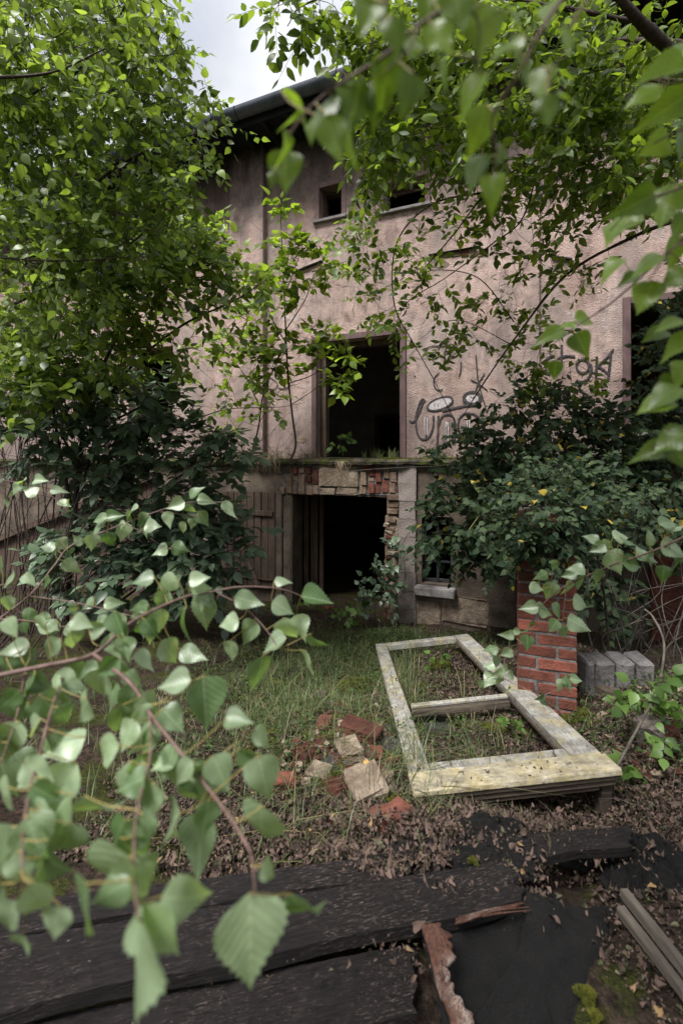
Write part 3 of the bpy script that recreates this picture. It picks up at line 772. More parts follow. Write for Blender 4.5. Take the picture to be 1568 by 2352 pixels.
for c in range(nc):
    z = c * ch
    if c % 2 == 0: lay = [(0, 0, st, bwid), (st + jt, 0, hd, st), (hd + jt, pw - bwid, st, bwid), (0, bwid + jt, hd, st)]
    else: lay = [(0, 0, hd, st), (hd + jt, 0, st, bwid), (pw - bwid, bwid + jt, hd, st), (0, pw - bwid, st, bwid)]
    for x, y, lx, ly in lay:
        obj('brick', brick_mesh(lx, ly), pil, MAT['brick_red'], loc=(x + rnd.uniform(-.003, .003), y + rnd.uniform(-.003, .003), z))

# ------------------------------------------------------------------ the fallen door frame
NL = W(950, 1822, 2.17); NR = W(1428, 1772, 2.17); FL = W(861, 1478, 4.85)
xa = (NR - NL); FW = xa.length; xa.normalize(); ya = (FL - NL); FLn = ya.length; ya.normalize(); za = xa.cross(ya).normalized(); xa = ya.cross(za).normalized()
M = Matrix((xa, ya, za)).transposed().to_4x4(); M.translation = NL
frm = empty('fallen_door_frame', mat=M); top(frm, 'large wooden door frame with one crossbar lying on the ground, white paint yellow with lichen', 'door frame')
def fp(name, x0, y0, z0, x1, y1, z1, m, cuts=0, jit=.0015): return obj(name, box_mesh(name, x0, y0, z0, x1, y1, z1, .006, jit, rnd), frm, m)
fp('stile', 0, .165, -.042, .115, FLn * .53, 0, MAT['frame_paint'])
fp('stile', .002, FLn * .53 + .004, -.062, .113, FLn, -.004, MAT['frame_paint'])
fp('stile', FW - .15, .165, -.042, FW, FLn, 0, MAT['frame_paint'])
fp('rebate', .116, .27, -.060, .130, FLn - .12, -.03, MAT['frame_under'])
fp('rebate', FW - .168, .27, -.060, FW - .151, FLn - .12, -.03, MAT['frame_under'])
fp('head_rail', .116, FLn - .11, -.06, FW - .151, FLn - .003, -.003, MAT['frame_paint'])
fp('crossbar', .137, 1.02, -.03, FW - .177, 1.065, -.006, MAT['frame_paint']); fp('crossbar', .137, .99, -.075, FW - .177, 1.045, -.032, MAT['frame_under'])
fp('inner_rail', .117, .167, -.055, FW - .152, .262, -.004, MAT['frame_paint'])
fp('bottom_rail', -.006, -.005, -.022, FW + .006, .163, .010, MAT['frame_rail'])
fp('bottom_moulding', .0, .004, -.046, FW, .16, -.024, MAT['frame_under'])
fp('bottom_moulding', .0, .016, -.075, FW * .97, .16, -.048, MAT['frame_under'])
fp('bottom_moulding', .05, .03, -.098, FW * .9, .15, -.078, MAT['frame_under'])
pst = top(obj('wooden_stake', box_mesh('wooden_stake', -.03, -.03, 0, .03, .03, .34, .006, .004, rnd), None, MAT['frame_under'], loc=W(1385, 1870, 2.24) - Vector((0, 0, .16))), 'short dark post propping up the right corner of the fallen frame', 'post')

# ------------------------------------------------------------------ tarred boards, felt, battens in front
def hb(px): return 1.32 + .12 * px / 1200
def plank(name, tl, tr, br_, bl, lab, dh=0.0, thick=.035, m=None, nx_=40, ny_=8, rough=.002, ragged=.0, warp=.008, cat='board', seed=0, group=None):
    """corners as pixels on the boards' own plane; built as a solid warped slab"""
    c = [hW(px, py, hb(px) + dh) for px, py in (tl, tr, br_, bl)]
    o_ = c[3].copy(); rn = random.Random(seed); ang = math.atan2(c[2].y - c[3].y, c[2].x - c[3].x); rz_ = Matrix.Rotation(-ang, 3, 'Z')
    V, F = [], []
    for side in (0, 1):
        for j in range(ny_ + 1):
            for i in range(nx_ + 1):
                u, v = i / nx_, j / ny_
                p = c[3].lerp(c[2], u).lerp(c[0].lerp(c[1], u), v)
                p = p - o_
                p.z += warp * math.sin(u * 5 + seed) * (v - .5) + (rn.uniform(-rough, rough) if side == 0 else 0)
                p.y += .006 * math.sin(u * 17 + seed) * (1 - v) * (1 if ragged else .3)
                if ragged and i == nx_: p.x += rn.uniform(-ragged, ragged)
                if side: p.z -= thick
                V.append(rz_ @ p)
    n = (nx_ + 1) * (ny_ + 1)
    def q(i, j, s): return s * n + j * (nx_ + 1) + i
    for j in range(ny_):
        for i in range(nx_):
            F.append((q(i, j, 0), q(i + 1, j, 0), q(i + 1, j + 1, 0), q(i, j + 1, 0)))
            F.append((q(i, j, 1), q(i, j + 1, 1), q(i + 1, j + 1, 1), q(i + 1, j, 1)))
    for i in range(nx_):
        F.append((q(i, 0, 0), q(i, 0, 1), q(i + 1, 0, 1), q(i + 1, 0, 0))); F.append((q(i, ny_, 0), q(i + 1, ny_, 0), q(i + 1, ny_, 1), q(i, ny_, 1)))
    for j in range(ny_):
        F.append((q(0, j, 0), q(0, j + 1, 0), q(0, j + 1, 1), q(0, j, 1))); F.append((q(nx_, j, 0), q(nx_, j, 1), q(nx_, j + 1, 1), q(nx_, j + 1, 0)))
    o = obj(name, mesh_np(name, V, F), None, m or MAT['black_board'], loc=o_); o.rotation_euler[2] = ang
    top(o, lab, cat, group)
    return o
BG = 'black tarred boards laid across the foreground'
plank('wooden_board', (880, 1936), (1452, 1895), (1446, 1943), (900, 2010), 'rotting black board reaching furthest right, just below the fallen frame', .02, seed=1, ragged=.012, group=BG)
plank('wooden_board', (-260, 2108), (962, 1952), (936, 2008), (-260, 2190), 'narrow black board along the edge of the leaf litter', .0, seed=2, ragged=.01, group=BG)
plank('wooden_board', (-320, 2203), (1170, 1978), (1206, 2066), (-320, 2395), 'widest black board with pale droppings and a splintered right end', -.004, .04, seed=3, ragged=.02, nx_=60, group=BG)
plank('wooden_board', (-320, 2415), (945, 2170), (950, 2330), (-320, 2640), 'lowest black board at the bottom left with broken end', .05, .04, seed=4, ragged=.02, nx_=60, group=BG)
sp = Tubes()
for i in range(9):
    a = (1045 + rnd.uniform(0, 15), 2118 + rnd.uniform(-12, 4)); b = (1130 + rnd.uniform(0, 90), 2078 + rnd.uniform(-6, 14))
    h0 = hb(1100) - .012
    pa, pb = hW(*a, h0), hW(*b, h0 - rnd.uniform(0, .01))
    sp.add([pa, pa.lerp(pb, .5) + Vector((0, 0, .004)), pb], rnd.uniform(.003, .006), .0015, 4, .3)
top(obj('wood_splinters', sp.mesh('wood_splinters'), None, MAT['bark_wood']), 'reddish splinters torn from the right end of the widest board', 'splinters', kind='stuff')

def sheet(name, poly_fn, nu, nv, m, lab, cat, thick=.006, seed=0):
    rn = random.Random(seed); V, F = [], []
    for s in (0, 1):
        for j in range(nv + 1):
            for i in range(nu + 1):
                p = poly_fn(i / nu, j / nv, rn if s == 0 else random.Random(seed)); V.append((p.x, p.y, p.z - s * thick))
    n = (nu + 1) * (nv + 1)
    q = lambda i, j, s: s * n + j * (nu + 1) + i
    for j in range(nv):
        for i in range(nu):
            F.append((q(i, j, 0), q(i + 1, j, 0), q(i + 1, j + 1, 0), q(i, j + 1, 0))); F.append((q(i, j, 1), q(i, j + 1, 1), q(i + 1, j + 1, 1), q(i + 1, j, 1)))
    for i in range(nu):
        F.append((q(i, 0, 0), q(i, 0, 1), q(i + 1, 0, 1), q(i + 1, 0, 0))); F.append((q(i, nv, 0), q(i + 1, nv, 0), q(i + 1, nv, 1), q(i, nv, 1)))
    for j in range(nv):
        F.append((q(0, j, 0), q(0, j + 1, 0), q(0, j + 1, 1), q(0, j, 1))); F.append((q(nu, j, 0), q(nu, j, 1), q(nu, j + 1, 1), q(nu, j + 1, 0)))
    o = obj(name, mesh_np(name, V, F, True), None, m); top(o, lab, cat)
    return o
def felt(u, v, rn):
    a = hW(1205, 2040, hb(1205) + .03).lerp(hW(1432, 2062, 1.56), u); b = hW(1010, 2560, 1.42).lerp(hW(1470, 2560, 1.60), u)
    p = a.lerp(b, v)
    p.x += .05 * math.sin(v * 4.5) * (1 - u)
    p.z += .015 * math.sin(u * 9 + v * 5) + .012 * math.sin(v * 13 - u * 4) + .05 * math.exp(-((u - .25) ** 2) / .02) * v + rn.uniform(-.0012, .0012) + .014 * mnoise.noise(Vector((u * 6, v * 9, 1))) + .006 * abs(mnoise.noise(Vector((u * 19, v * 26, 4))))
    p.z -= .08 * u * u
    return p
sheet('roofing_felt', felt, 50, 60, MAT['tar'], 'sagging sheet of black roofing felt at the bottom right beside the boards', 'roofing felt', seed=3)
def felt2(u, v, rn):
    a = hW(956, 2118, hb(956) + .055).lerp(hW(1215, 2050, hb(1215) + .04), u); b = hW(1080, 2560, 1.47).lerp(hW(1300, 2560, 1.47), u)
    p = a.lerp(b, v); p.z += .012 * math.sin(u * 7 + v * 8) + rn.uniform(-.0012, .0012) + .012 * mnoise.noise(Vector((u * 5, v * 8, 7))) + .005 * abs(mnoise.noise(Vector((u * 16, v * 24, 2))))
    return p
sheet('roofing_felt', felt2, 36, 50, MAT['tar'], 'black felt running from under the widest board down to the picture edge', 'roofing felt', seed=5)
# crumpled tar lumps
def lump(name, px, py, h, rx, ry, rz, m, lab, cat, seed, group=None, sub=3, flat=.35, amp=.28, parent=None):
    rn = random.Random(seed); bm = bmesh.new(); bmesh.ops.create_icosphere(bm, subdivisions=sub + 1, radius=1)
    offs = [Vector((rn.uniform(-1, 1), rn.uniform(-1, 1), rn.uniform(-1, 1))).normalized() for _ in range(12)]
    am = [rn.uniform(-amp, amp) for _ in range(12)]
    for v in bm.verts:
        d = v.co.normalized(); k = 1
        for o_, a_ in zip(offs, am): k += a_ * max(0, d.dot(o_) - .45) * 1.6
        k += .13 * (mnoise.noise(d * 2.6 + Vector((seed, 0, 0)))) + .10 * abs(mnoise.noise(d * 6 + Vector((0, seed, 0)))) + rn.uniform(-.02, .02)
        v.co = Vector((d.x * rx * k, d.y * ry * k, d.z * rz * k))
    me_ = bpy.data.meshes.new(name); bm.to_mesh(me_); bm.free()
    o = obj(name, me_, None, m, loc=hW(px, py, h)); o.rotation_euler = (rn.uniform(-.2, .2), rn.uniform(-.2, .2), rn.uniform(0, 6))
    return top(o, lab, cat, group)
def crumple(px, py, h, rx, ry, amp, rot, lab, seed, freq=7):
    rn = random.Random(seed); V, F = [], []; nr_, na = 16, 44; c0 = hW(px, py, h)
    for s_ in (0, 1):
        V.append((0, 0, amp * .6 - s_ * .008))
        for i in range(1, nr_ + 1):
            for k in range(na):
                a = 6.2832 * k / na; ed = 1 + .35 * mnoise.noise(Vector((math.cos(a) * 1.7, math.sin(a) * 1.7, seed))) + .12 * mnoise.noise(Vector((math.cos(a) * 6, math.sin(a) * 6, seed)))
                r_ = i / nr_ * ed; x = r_ * math.cos(a) * rx; y = r_ * math.sin(a) * ry
                q = Vector((x * freq * 3, y * freq * 4, seed))
                z = amp * (1 - (i / nr_) ** 2) * .8 + amp * 1.3 * abs(mnoise.noise(q)) + amp * .5 * mnoise.noise(q * 2.7)
                V.append((x * math.cos(rot) - y * math.sin(rot), x * math.sin(rot) + y * math.cos(rot), z - s_ * .008))
    n_ = 1 + nr_ * na
    for s_ in (0, 1):
        for k in range(na):
            k2 = (k + 1) % na; F.append((s_ * n_, s_ * n_ + 1 + k, s_ * n_ + 1 + k2))
            for i in range(nr_ - 1): a_ = s_ * n_ + 1 + i * na; F.append((a_ + k, a_ + na + k, a_ + na + k2, a_ + k2))
    b_ = 1 + (nr_ - 1) * na
    for k in range(na): k2 = (k + 1) % na; F.append((b_ + k, n_ + b_ + k, n_ + b_ + k2, b_ + k2))
    o = obj('tar_scrap', mesh_np('tar_scrap', V, F), None, MAT['tar'], loc=c0 + Vector((0, 0, .0)))
    return top(o, lab, 'tar scrap')
crumple(1115, 1905, 1.50, .14, .07, .030, .0, 'crumpled black tar scrap under the front edge of the fallen frame', 11)
crumple(1090, 1962, 1.445, .17, .055, .022, .2, 'long crumpled tar scrap lying over the board that reaches furthest right', 12)
crumple(1175, 1985, 1.455, .09, .05, .025, -.5, 'small torn tar scrap at the broken ends of the boards', 13)
crumple(1480, 1990, 1.60, .22, .14, .045, .3, 'big folded black tar scrap on the ground right of the boards', 14)
crumple(1340, 1960, 1.60, .16, .07, .02, .1, 'flat tar scrap in the dark gap under the end of the rightmost board', 16)
# peeling strip of bark
def bark(u, v, rn):
    a = [(966, 2128), (985, 2180), (1000, 2260), (1030, 2330), (1060, 2460)]
    t = v * 4; i = min(int(t), 3); f = t - i
    x = a[i][0] * (1 - f) + a[i + 1][0] * f; y = a[i][1] * (1 - f) + a[i + 1][1] * f
    p = hW(x + u * 44 * (1 + .30 * math.sin(v * 9) + .55 * mnoise.noise(Vector((v * 14, u * 2, 0)))), y, 1.37 + .03 * v)
    p.z += .012 * math.sin(u * math.pi * .8) + .014 * mnoise.noise(Vector((u * 3, v * 16, 3))) + rn.uniform(-.002, .002)
    return p
sheet('bark_strip', bark, 12, 60, MAT['bark_wood'], 'curled reddish and whitish strip of peeling bark beside the felt', 'bark', .012, 9)
def stick(name, pts, w, t, m, lab, cat, group=None):
    a, b = pts; d = b - a; Ln = d.length; ya_ = d.normalized(); xa_ = Vector((ya_.y, -ya_.x, 0)).normalized(); za_ = xa_.cross(ya_)
    M_ = Matrix((xa_, ya_, za_)).transposed().to_4x4(); M_.translation = a
    o = obj(name, box_mesh(name, -w / 2, 0, -t / 2, w / 2, Ln, t / 2, .004, .002, rnd, cuts=0), None, m); o.matrix_world = M_
    return top(o, lab, cat, group)
stick('wooden_batten', (hW(1600, 2262, 1.45), hW(1432, 2050, 1.50)), .030, .03, MAT['batten'], 'grey weathered batten at the lower right, the right one of a pair', 'batten')
stick('wooden_batten', (hW(1580, 2292, 1.47), hW(1424, 2090, 1.52)), .030, .028, MAT['batten'], 'grey weathered batten at the lower right, the left one of a pair', 'batten')

# ------------------------------------------------------------------ rubble that can be told apart
def gpt(px, py):
    """ground point under a pixel"""
    k = (px - CX) / FPX; q_ = (py - HY) / FPX; lo, hi = .5, 40.0
    for _ in range(40):
        m_ = (lo + hi) / 2
        if EYE - q_ * m_ > gz(k * m_, m_): lo = m_
        else: hi = m_
    return Vector((k * lo, lo, gz(k * lo, lo)))
def chunk(name, px, py, lx, ly, lz, m, lab, cat, seed, rot=None, up=.3, bev=.12):
    rn = random.Random(seed); p = gpt(px, py)
    me_ = box_mesh(name, -lx / 2, -ly / 2, -lz / 2, lx / 2, ly / 2, lz / 2, min(lx, ly, lz) * bev, min(lx, ly, lz) * .10, rn, cuts=1)
    o = obj(name, me_, None, m, loc=p + Vector((0, 0, lz * up + .012))); o.rotation_euler = rot or (rn.uniform(-.2, .2), rn.uniform(-.2, .2), rn.uniform(0, 3))
    return top(o, lab, cat)
chunk('brick', 830, 1700, .24, .115, .065, MAT['brick_old'], 'whole red brick lying flat with a mortared top, left of the frame', 'brick', 1, (.05, .12, -.42), .8)
chunk('rubble_stone', 800, 1730, .16, .13, .05, MAT['stain_plaster'], 'pale pink chunk of mortar in front of the whole red brick', 'stone', 2)
chunk('brick', 865, 1745, .10, .07, .045, MAT['brick_red'], 'bright red brick fragment below the slate piece', 'brick', 3)
chunk('brick', 905, 1758, .07, .05, .04, MAT['brick_red'], 'smallest red brick crumb close to the frame edge', 'brick', 4)
chunk('brick', 745, 1672, .12, .08, .05, MAT['brick_old'], 'brown brick piece sunk in moss behind the whole brick', 'brick', 5)
chunk('rubble_stone', 840, 1828, .17, .20, .10, MAT['stain_plaster'], 'mossy lump of brickwork topped with pale mortar, nearest the boards', 'stone', 6, (.1, -.1, .3))
chunk('brick', 900, 1900, .16, .11, .09, MAT['brick_old'], 'dark red brick end under the moss at the front-left corner of the frame', 'brick', 7)
chunk('brick', 790, 1818, .20, .09, .06, MAT['brick_old'], 'red brick edge behind the mortar lump', 'brick', 8, (.1, .2, .7))
chunk('brick', 595, 1775, .12, .08, .06, MAT['brick_old'], 'red brick piece partly behind hanging birch leaves', 'brick', 9)
chunk('rubble_stone', 735, 1612, .16, .10, .05, MAT['concrete'], 'flat grey-brown stone in the grass behind the rubble', 'stone', 10)
chunk('rubble_stone', 790, 1590, .10, .07, .05, MAT['concrete_pale'], 'small grey pebble in the grass left of the frame', 'stone', 19)
chunk('slate_piece', 870, 1715, .26, .12, .018, MAT['slate'], 'dark curved slate lying next to the frame stile', 'slate', 11, (.05, .08, -.3), .9)
chunk('slate_piece', 910, 1685, .11, .10, .015, MAT['slate'], 'small blue-grey slate behind the larger dark slate', 'slate', 12, (.2, .0, .5), .9)
chunk('slate_piece', 1005, 1680, .20, .22, .02, MAT['slate'], 'square brown slate inside the lower opening of the frame', 'slate', 13, (.02, .05, .12), 1.2)
chunk('rubble_stone', 1490, 1700, .15, .12, .13, MAT['concrete_pale'], 'rough grey stone on the ground at the far right', 'stone', 14)
bmr = bmesh.new(); rr = random.Random(44)
for i in range(760):
    px, py = rr.gauss(800, 95), rr.gauss(1740, 65)
    if rr.random() < .3: px, py = rr.uniform(1380, 1560), rr.uniform(1560, 1800)
    if py < 1500 or (px > 900 and px < 1370): continue
    p = gpt(px, py); s_ = min(rr.uniform(.010, .038) * rr.uniform(.6, 1.3), .045)
    r_ = bmesh.ops.create_cube(bmr, size=1)
    Mx = Matrix.Translation(p + Vector((0, 0, s_ * .4 + .008))) @ Matrix.Rotation(rr.uniform(0, 6), 4, 'Z') @ Matrix.Rotation(rr.uniform(-.5, .5), 4, 'X') @ Matrix.Diagonal((s_ * rr.uniform(.8, 1.8), s_, s_ * rr.uniform(.3, .8), 1))
    for v in r_['verts']: v.co = Mx @ (v.co * rr.uniform(.75, 1.15))
    for f in {f for v in r_['verts'] for f in v.link_faces}: f.material_index = rr.choice((0, 0, 1, 2, 2, 3))
me_ = bpy.data.meshes.new('rubble'); bmr.to_mesh(me_); bmr.free()
for k_ in ('brick_old', 'brick_red', 'stain_plaster', 'concrete'): me_.materials.append(MAT[k_])
top(obj('rubble', me_), 'crumbs of broken brick and mortar scattered over the ground', 'rubble', kind='stuff')
chunk('brick', 700, 1745, .13, .09, .055, MAT['brick_old'], 'brown-red brick half to the left of the pale mortar chunk', 'brick', 21)
chunk('rubble_stone', 735, 1790, .12, .10, .06, MAT['stain_plaster'], 'buff plaster lump between the birch leaves and the mossy brickwork', 'stone', 22)
chunk('rubble_stone', 880, 1800, .09, .07, .05, MAT['stain_plaster'], 'small buff plaster piece under the arching grass', 'stone', 23)
chunk('slate_piece', 770, 1765, .13, .10, .014, MAT['slate'], 'dark slate tilted against the pale mortar chunk', 'slate', 24, (.25, .1, .8), .9)
chunk('brick', 650, 1810, .11, .08, .06, MAT['brick_red'], 'red brick piece behind the lowest green birch leaf', 'brick', 25)
chunk('brick', 1530, 1690, .14, .09, .07, MAT['brick_old'], 'dark red brick right of the grey stone at the far right', 'brick', 26)
chunk('rubble_stone', 1395, 1600, .16, .11, .07, MAT['concrete'], 'brown stone in the moss below the row of pale blocks', 'stone', 27)
for i, (x, wd) in enumerate(((1352, 46), (1402, 44), (1446, 42), (1330, 26))):
    D = 3.5
    p = W(x + wd / 2, 1548, D)
    o = obj('concrete_block', box_mesh('concrete_block', -.5 * wd / FPX * D, -.1, -.14, .5 * wd / FPX * D - .01, .12, .13, .02, .008, rnd, cuts=1), None, MAT['block'], loc=p)
    o.rotation_euler[2] = rnd.uniform(-.06, .06)
    top(o, ['left large pale block in the row of blocks right of the brick pillar', 'middle pale block in the row right of the brick pillar', 'rightmost greyish block in the row right of the brick pillar', 'narrow dark block squeezed against the brick pillar side'][i], 'concrete block')
# ------------------------------------------------------------------ leaves
def leaf_shape(kind):
    """outline half-widths along a unit leaf, returned as vertices, faces and uv"""
    if kind == 'birch':
        out = []
        base = [(0, 0), (.015, .10), (.05, .22), (.12, .32), (.21, .365), (.30, .365), (.40, .335), (.50, .285), (.60, .215), (.69, .15), (.78, .092), (.87, .045), (1.0, 0)]
        for i in range(len(base) - 1):
            (y0, w0), (y1, w1) = base[i], base[i + 1]
            out.append((y0, w0))
            if 2 <= i < len(base) - 2:
                ym = y0 + (y1 - y0) * .62; wm = w0 + (w1 - w0) * .62
                out.append((ym, wm + .040)); out.append((ym + .004, wm + .004))
        out.append(base[-1]); return out
    if kind == 'mid':      # a broad pointed leaf
        return [(0, 0), (.08, .22), (.28, .36), (.55, .29), (.80, .12), (1, 0)]
    if kind == 'oval':
        return [(0, 0), (.15, .17), (.42, .28), (.72, .20), (1, 0)]
    if kind == 'lance':
        return [(0, 0), (.2, .13), (.5, .19), (.8, .10), (1, 0)]
def leaf_np(kind, fold=.25, curl=.2, twist=0.0, stem=.0, wav=0.0, mids=1, seed=0):
    pr_ = leaf_shape(kind); V, F, UV = [], [], []
    rn = random.Random(seed)
    ph = rn.uniform(0, 6)
    def bend(x, y):
        z = -curl * y * y + fold * abs(x) + wav * math.sin(y * 9 + ph + (2 if x > 0 else 0)) * abs(x)
        z += twist * x * y
        return (x, y, z)
    rows = []
    for (y, w_) in pr_:
        if w_ == 0: rows.append([len(V)]); V.append(bend(0, y)); UV.append((0, y))
        else:
            r_ = []
            cs = [-w_, -w_ * .5, 0, w_ * .5, w_] if mids else [-w_, 0, w_]
            for x in cs: r_.append(len(V)); V.append(bend(x, y)); UV.append((x, y))
            rows.append(r_)
    for a, b in zip(rows[:-1], rows[1:]):
        if len(a) == 1 and len(b) > 1:
            for i in range(len(b) - 1): F.append((a[0], b[i + 1], b[i]))
        elif len(b) == 1 and len(a) > 1:
            for i in range(len(a) - 1): F.append((a[i], a[i + 1], b[0]))
        elif len(a) > 1:
            for i in range(len(a) - 1): F.append((a[i], a[i + 1], b[i + 1])); F.append((a[i], b[i + 1], b[i]))
    if stem:
        b0 = len(V)
        V += [(-.008, 0, 0), (.008, 0, 0), (.006, -stem, .04), (-.006, -stem, .04)]; UV += [(0, 0)] * 4
        F += [(b0, b0 + 1, b0 + 2), (b0, b0 + 2, b0 + 3)]
    return np.array(V, dtype=np.float64), np.array(F), UV

def leaf_mesh(name, data, m, smooth=True):
    V, F, UV = data
    me_ = mesh_tri(name, V, F, m, smooth)
    uvl = me_.uv_layers.new(name='UVMap')
    li = np.zeros(len(me_.loops), dtype=np.int32); me_.loops.foreach_get('vertex_index', li)
    uvl.data.foreach_set('uv', np.array(UV, dtype=np.float32)[li].ravel())
    return me_

LK = {k: [leaf_np(*a, seed=i) for i, a in enumerate(v)] for k, v in {
    'mid': [('mid', .25, .25, 0, .25, 0, 0), ('mid', .05, .4, .2, .25, 0, 0), ('mid', -.15, .15, -.2, .25, 0, 0)],
    'dry': [('mid', .9, .9, .3, .1, .3, 0), ('mid', -.7, -.8, -.5, .1, .3, 0), ('oval', 1.2, .5, .8, .1, .3, 0)],
    'oval': [('oval', .3, .2, 0, .12, 0, 0), ('oval', .1, .35, .25, .12, 0, 0), ('oval', -.1, .1, -.2, .12, 0, 0)],
    'lance': [('lance', .3, .3, 0, .1, 0, 0), ('lance', .1, .15, .3, .1, 0, 0), ('lance', .0, .5, -.2, .1, 0, 0)]}.items()}
BIRCH = [leaf_np('birch', f, c, t, 0, w_, 1, i) for i, (f, c, t, w_) in enumerate(((.22, .18, 0, .05), (.35, .45, .3, .10), (.08, .12, -.35, .14), (-.12, .35, .25, .08), (.6, .1, -.1, .05), (.15, -.2, .4, .12), (.3, .7, -.2, .06), (-.25, .1, -.3, .16)))]
for i_, (V_, F_, U_) in enumerate(BIRCH): V_[:, 0] *= (1.0, .86, 1.08, .92, 1.0, .82, .95, 1.04)[i_]

def frames(tip, nrm):
    """(n,3) tip directions and rough normals -> (n,3,3) with columns x, y=tip, z=normal"""
    y = tip / np.linalg.norm(tip, axis=1, keepdims=True)
    z = nrm - (nrm * y).sum(1, keepdims=True) * y
    z = z / np.maximum(np.linalg.norm(z, axis=1, keepdims=True), 1e-6)
    x = np.cross(y, z)
    return np.stack([x, y, z], -1)

def in_view(P, pad=30):
    D = np.maximum(P[:, 1], 1e-3)
    px = CX + P[:, 0] / D * FPX; py = HY + (EYE - P[:, 2]) / D * FPX
    return (P[:, 1] > .1) & (px > -pad) & (px < 1568 + pad) & (py > -pad) & (py < 2352 + pad), px, py

def emit_leaves(root_, P, FR, S, kind, m, n_single=300, single_name='leaf', prune=True):
    """the leaves that show largest become objects of their own, the rest one mesh"""
    vis, px, py = in_view(P, 60)
    n = len(P)
    order = np.argsort(-(S / np.maximum(P[:, 1], .05)) * vis)
    sing = order[:min(n_single, n)]
    sing = sing[vis[sing]]
    var = rng.integers(0, 3, n)
    meshes = [leaf_mesh(single_name, LK[kind][k], m) for k in range(3)]
    Rm = root_.matrix_world.inverted() if False else None
    off = Vector(root_.location)
    for i in sing:
        o = bpy.data.objects.new(single_name, meshes[var[i]]); col.objects.link(o); o.parent = root_
        a = FR[i] * S[i]
        o.matrix_local = Matrix(((a[0, 0], a[0, 1], a[0, 2], P[i, 0] - off.x), (a[1, 0], a[1, 1], a[1, 2], P[i, 1] - off.y), (a[2, 0], a[2, 1], a[2, 2], P[i, 2] - off.z), (0, 0, 0, 1)))
    rest = np.setdiff1d(np.arange(n), sing)
    Vs, Fs, b = [], [], 0
    for k in range(3):
        ii = rest[var[rest] == k]
        if not len(ii): continue
        V0, F0, _ = LK[kind][k]
        V = np.einsum('nij,vj->nvi', FR[ii] * S[ii][:, None, None], V0) + P[ii][:, None, :]
        F = F0[None] + (np.arange(len(ii)) * len(V0))[:, None, None] + b
        Vs.append(V.reshape(-1, 3)); Fs.append(F.reshape(-1, 3)); b += V.shape[0] * V.shape[1]
    if Vs:
        V = np.concatenate(Vs) - np.array(off)
        o = obj('foliage', mesh_tri('foliage', V, np.concatenate(Fs), m, True), root_); o['kind'] = 'stuff'

def blob_pts(blobs):
    out = []
    for b in blobs:
        x, y, rx, ry, D0, D1, n = b[:7]; rot = R(b[7]) if len(b) > 7 else 0
        r_ = np.sqrt(rng.random(n)); a = rng.random(n) * 2 * math.pi
        u = r_ * np.cos(a) * rx; v = r_ * np.sin(a) * ry
        X = x + u * math.cos(rot) - v * math.sin(rot); Y = y + u * math.sin(rot) + v * math.cos(rot)
        D = rng.uniform(D0, D1, n)
        out.append(np.stack([(X - CX) / FPX * D, D, EYE - (Y - HY) / FPX * D], -1))
    return np.concatenate(out)

def to3(l): return [W(*p) for p in l]

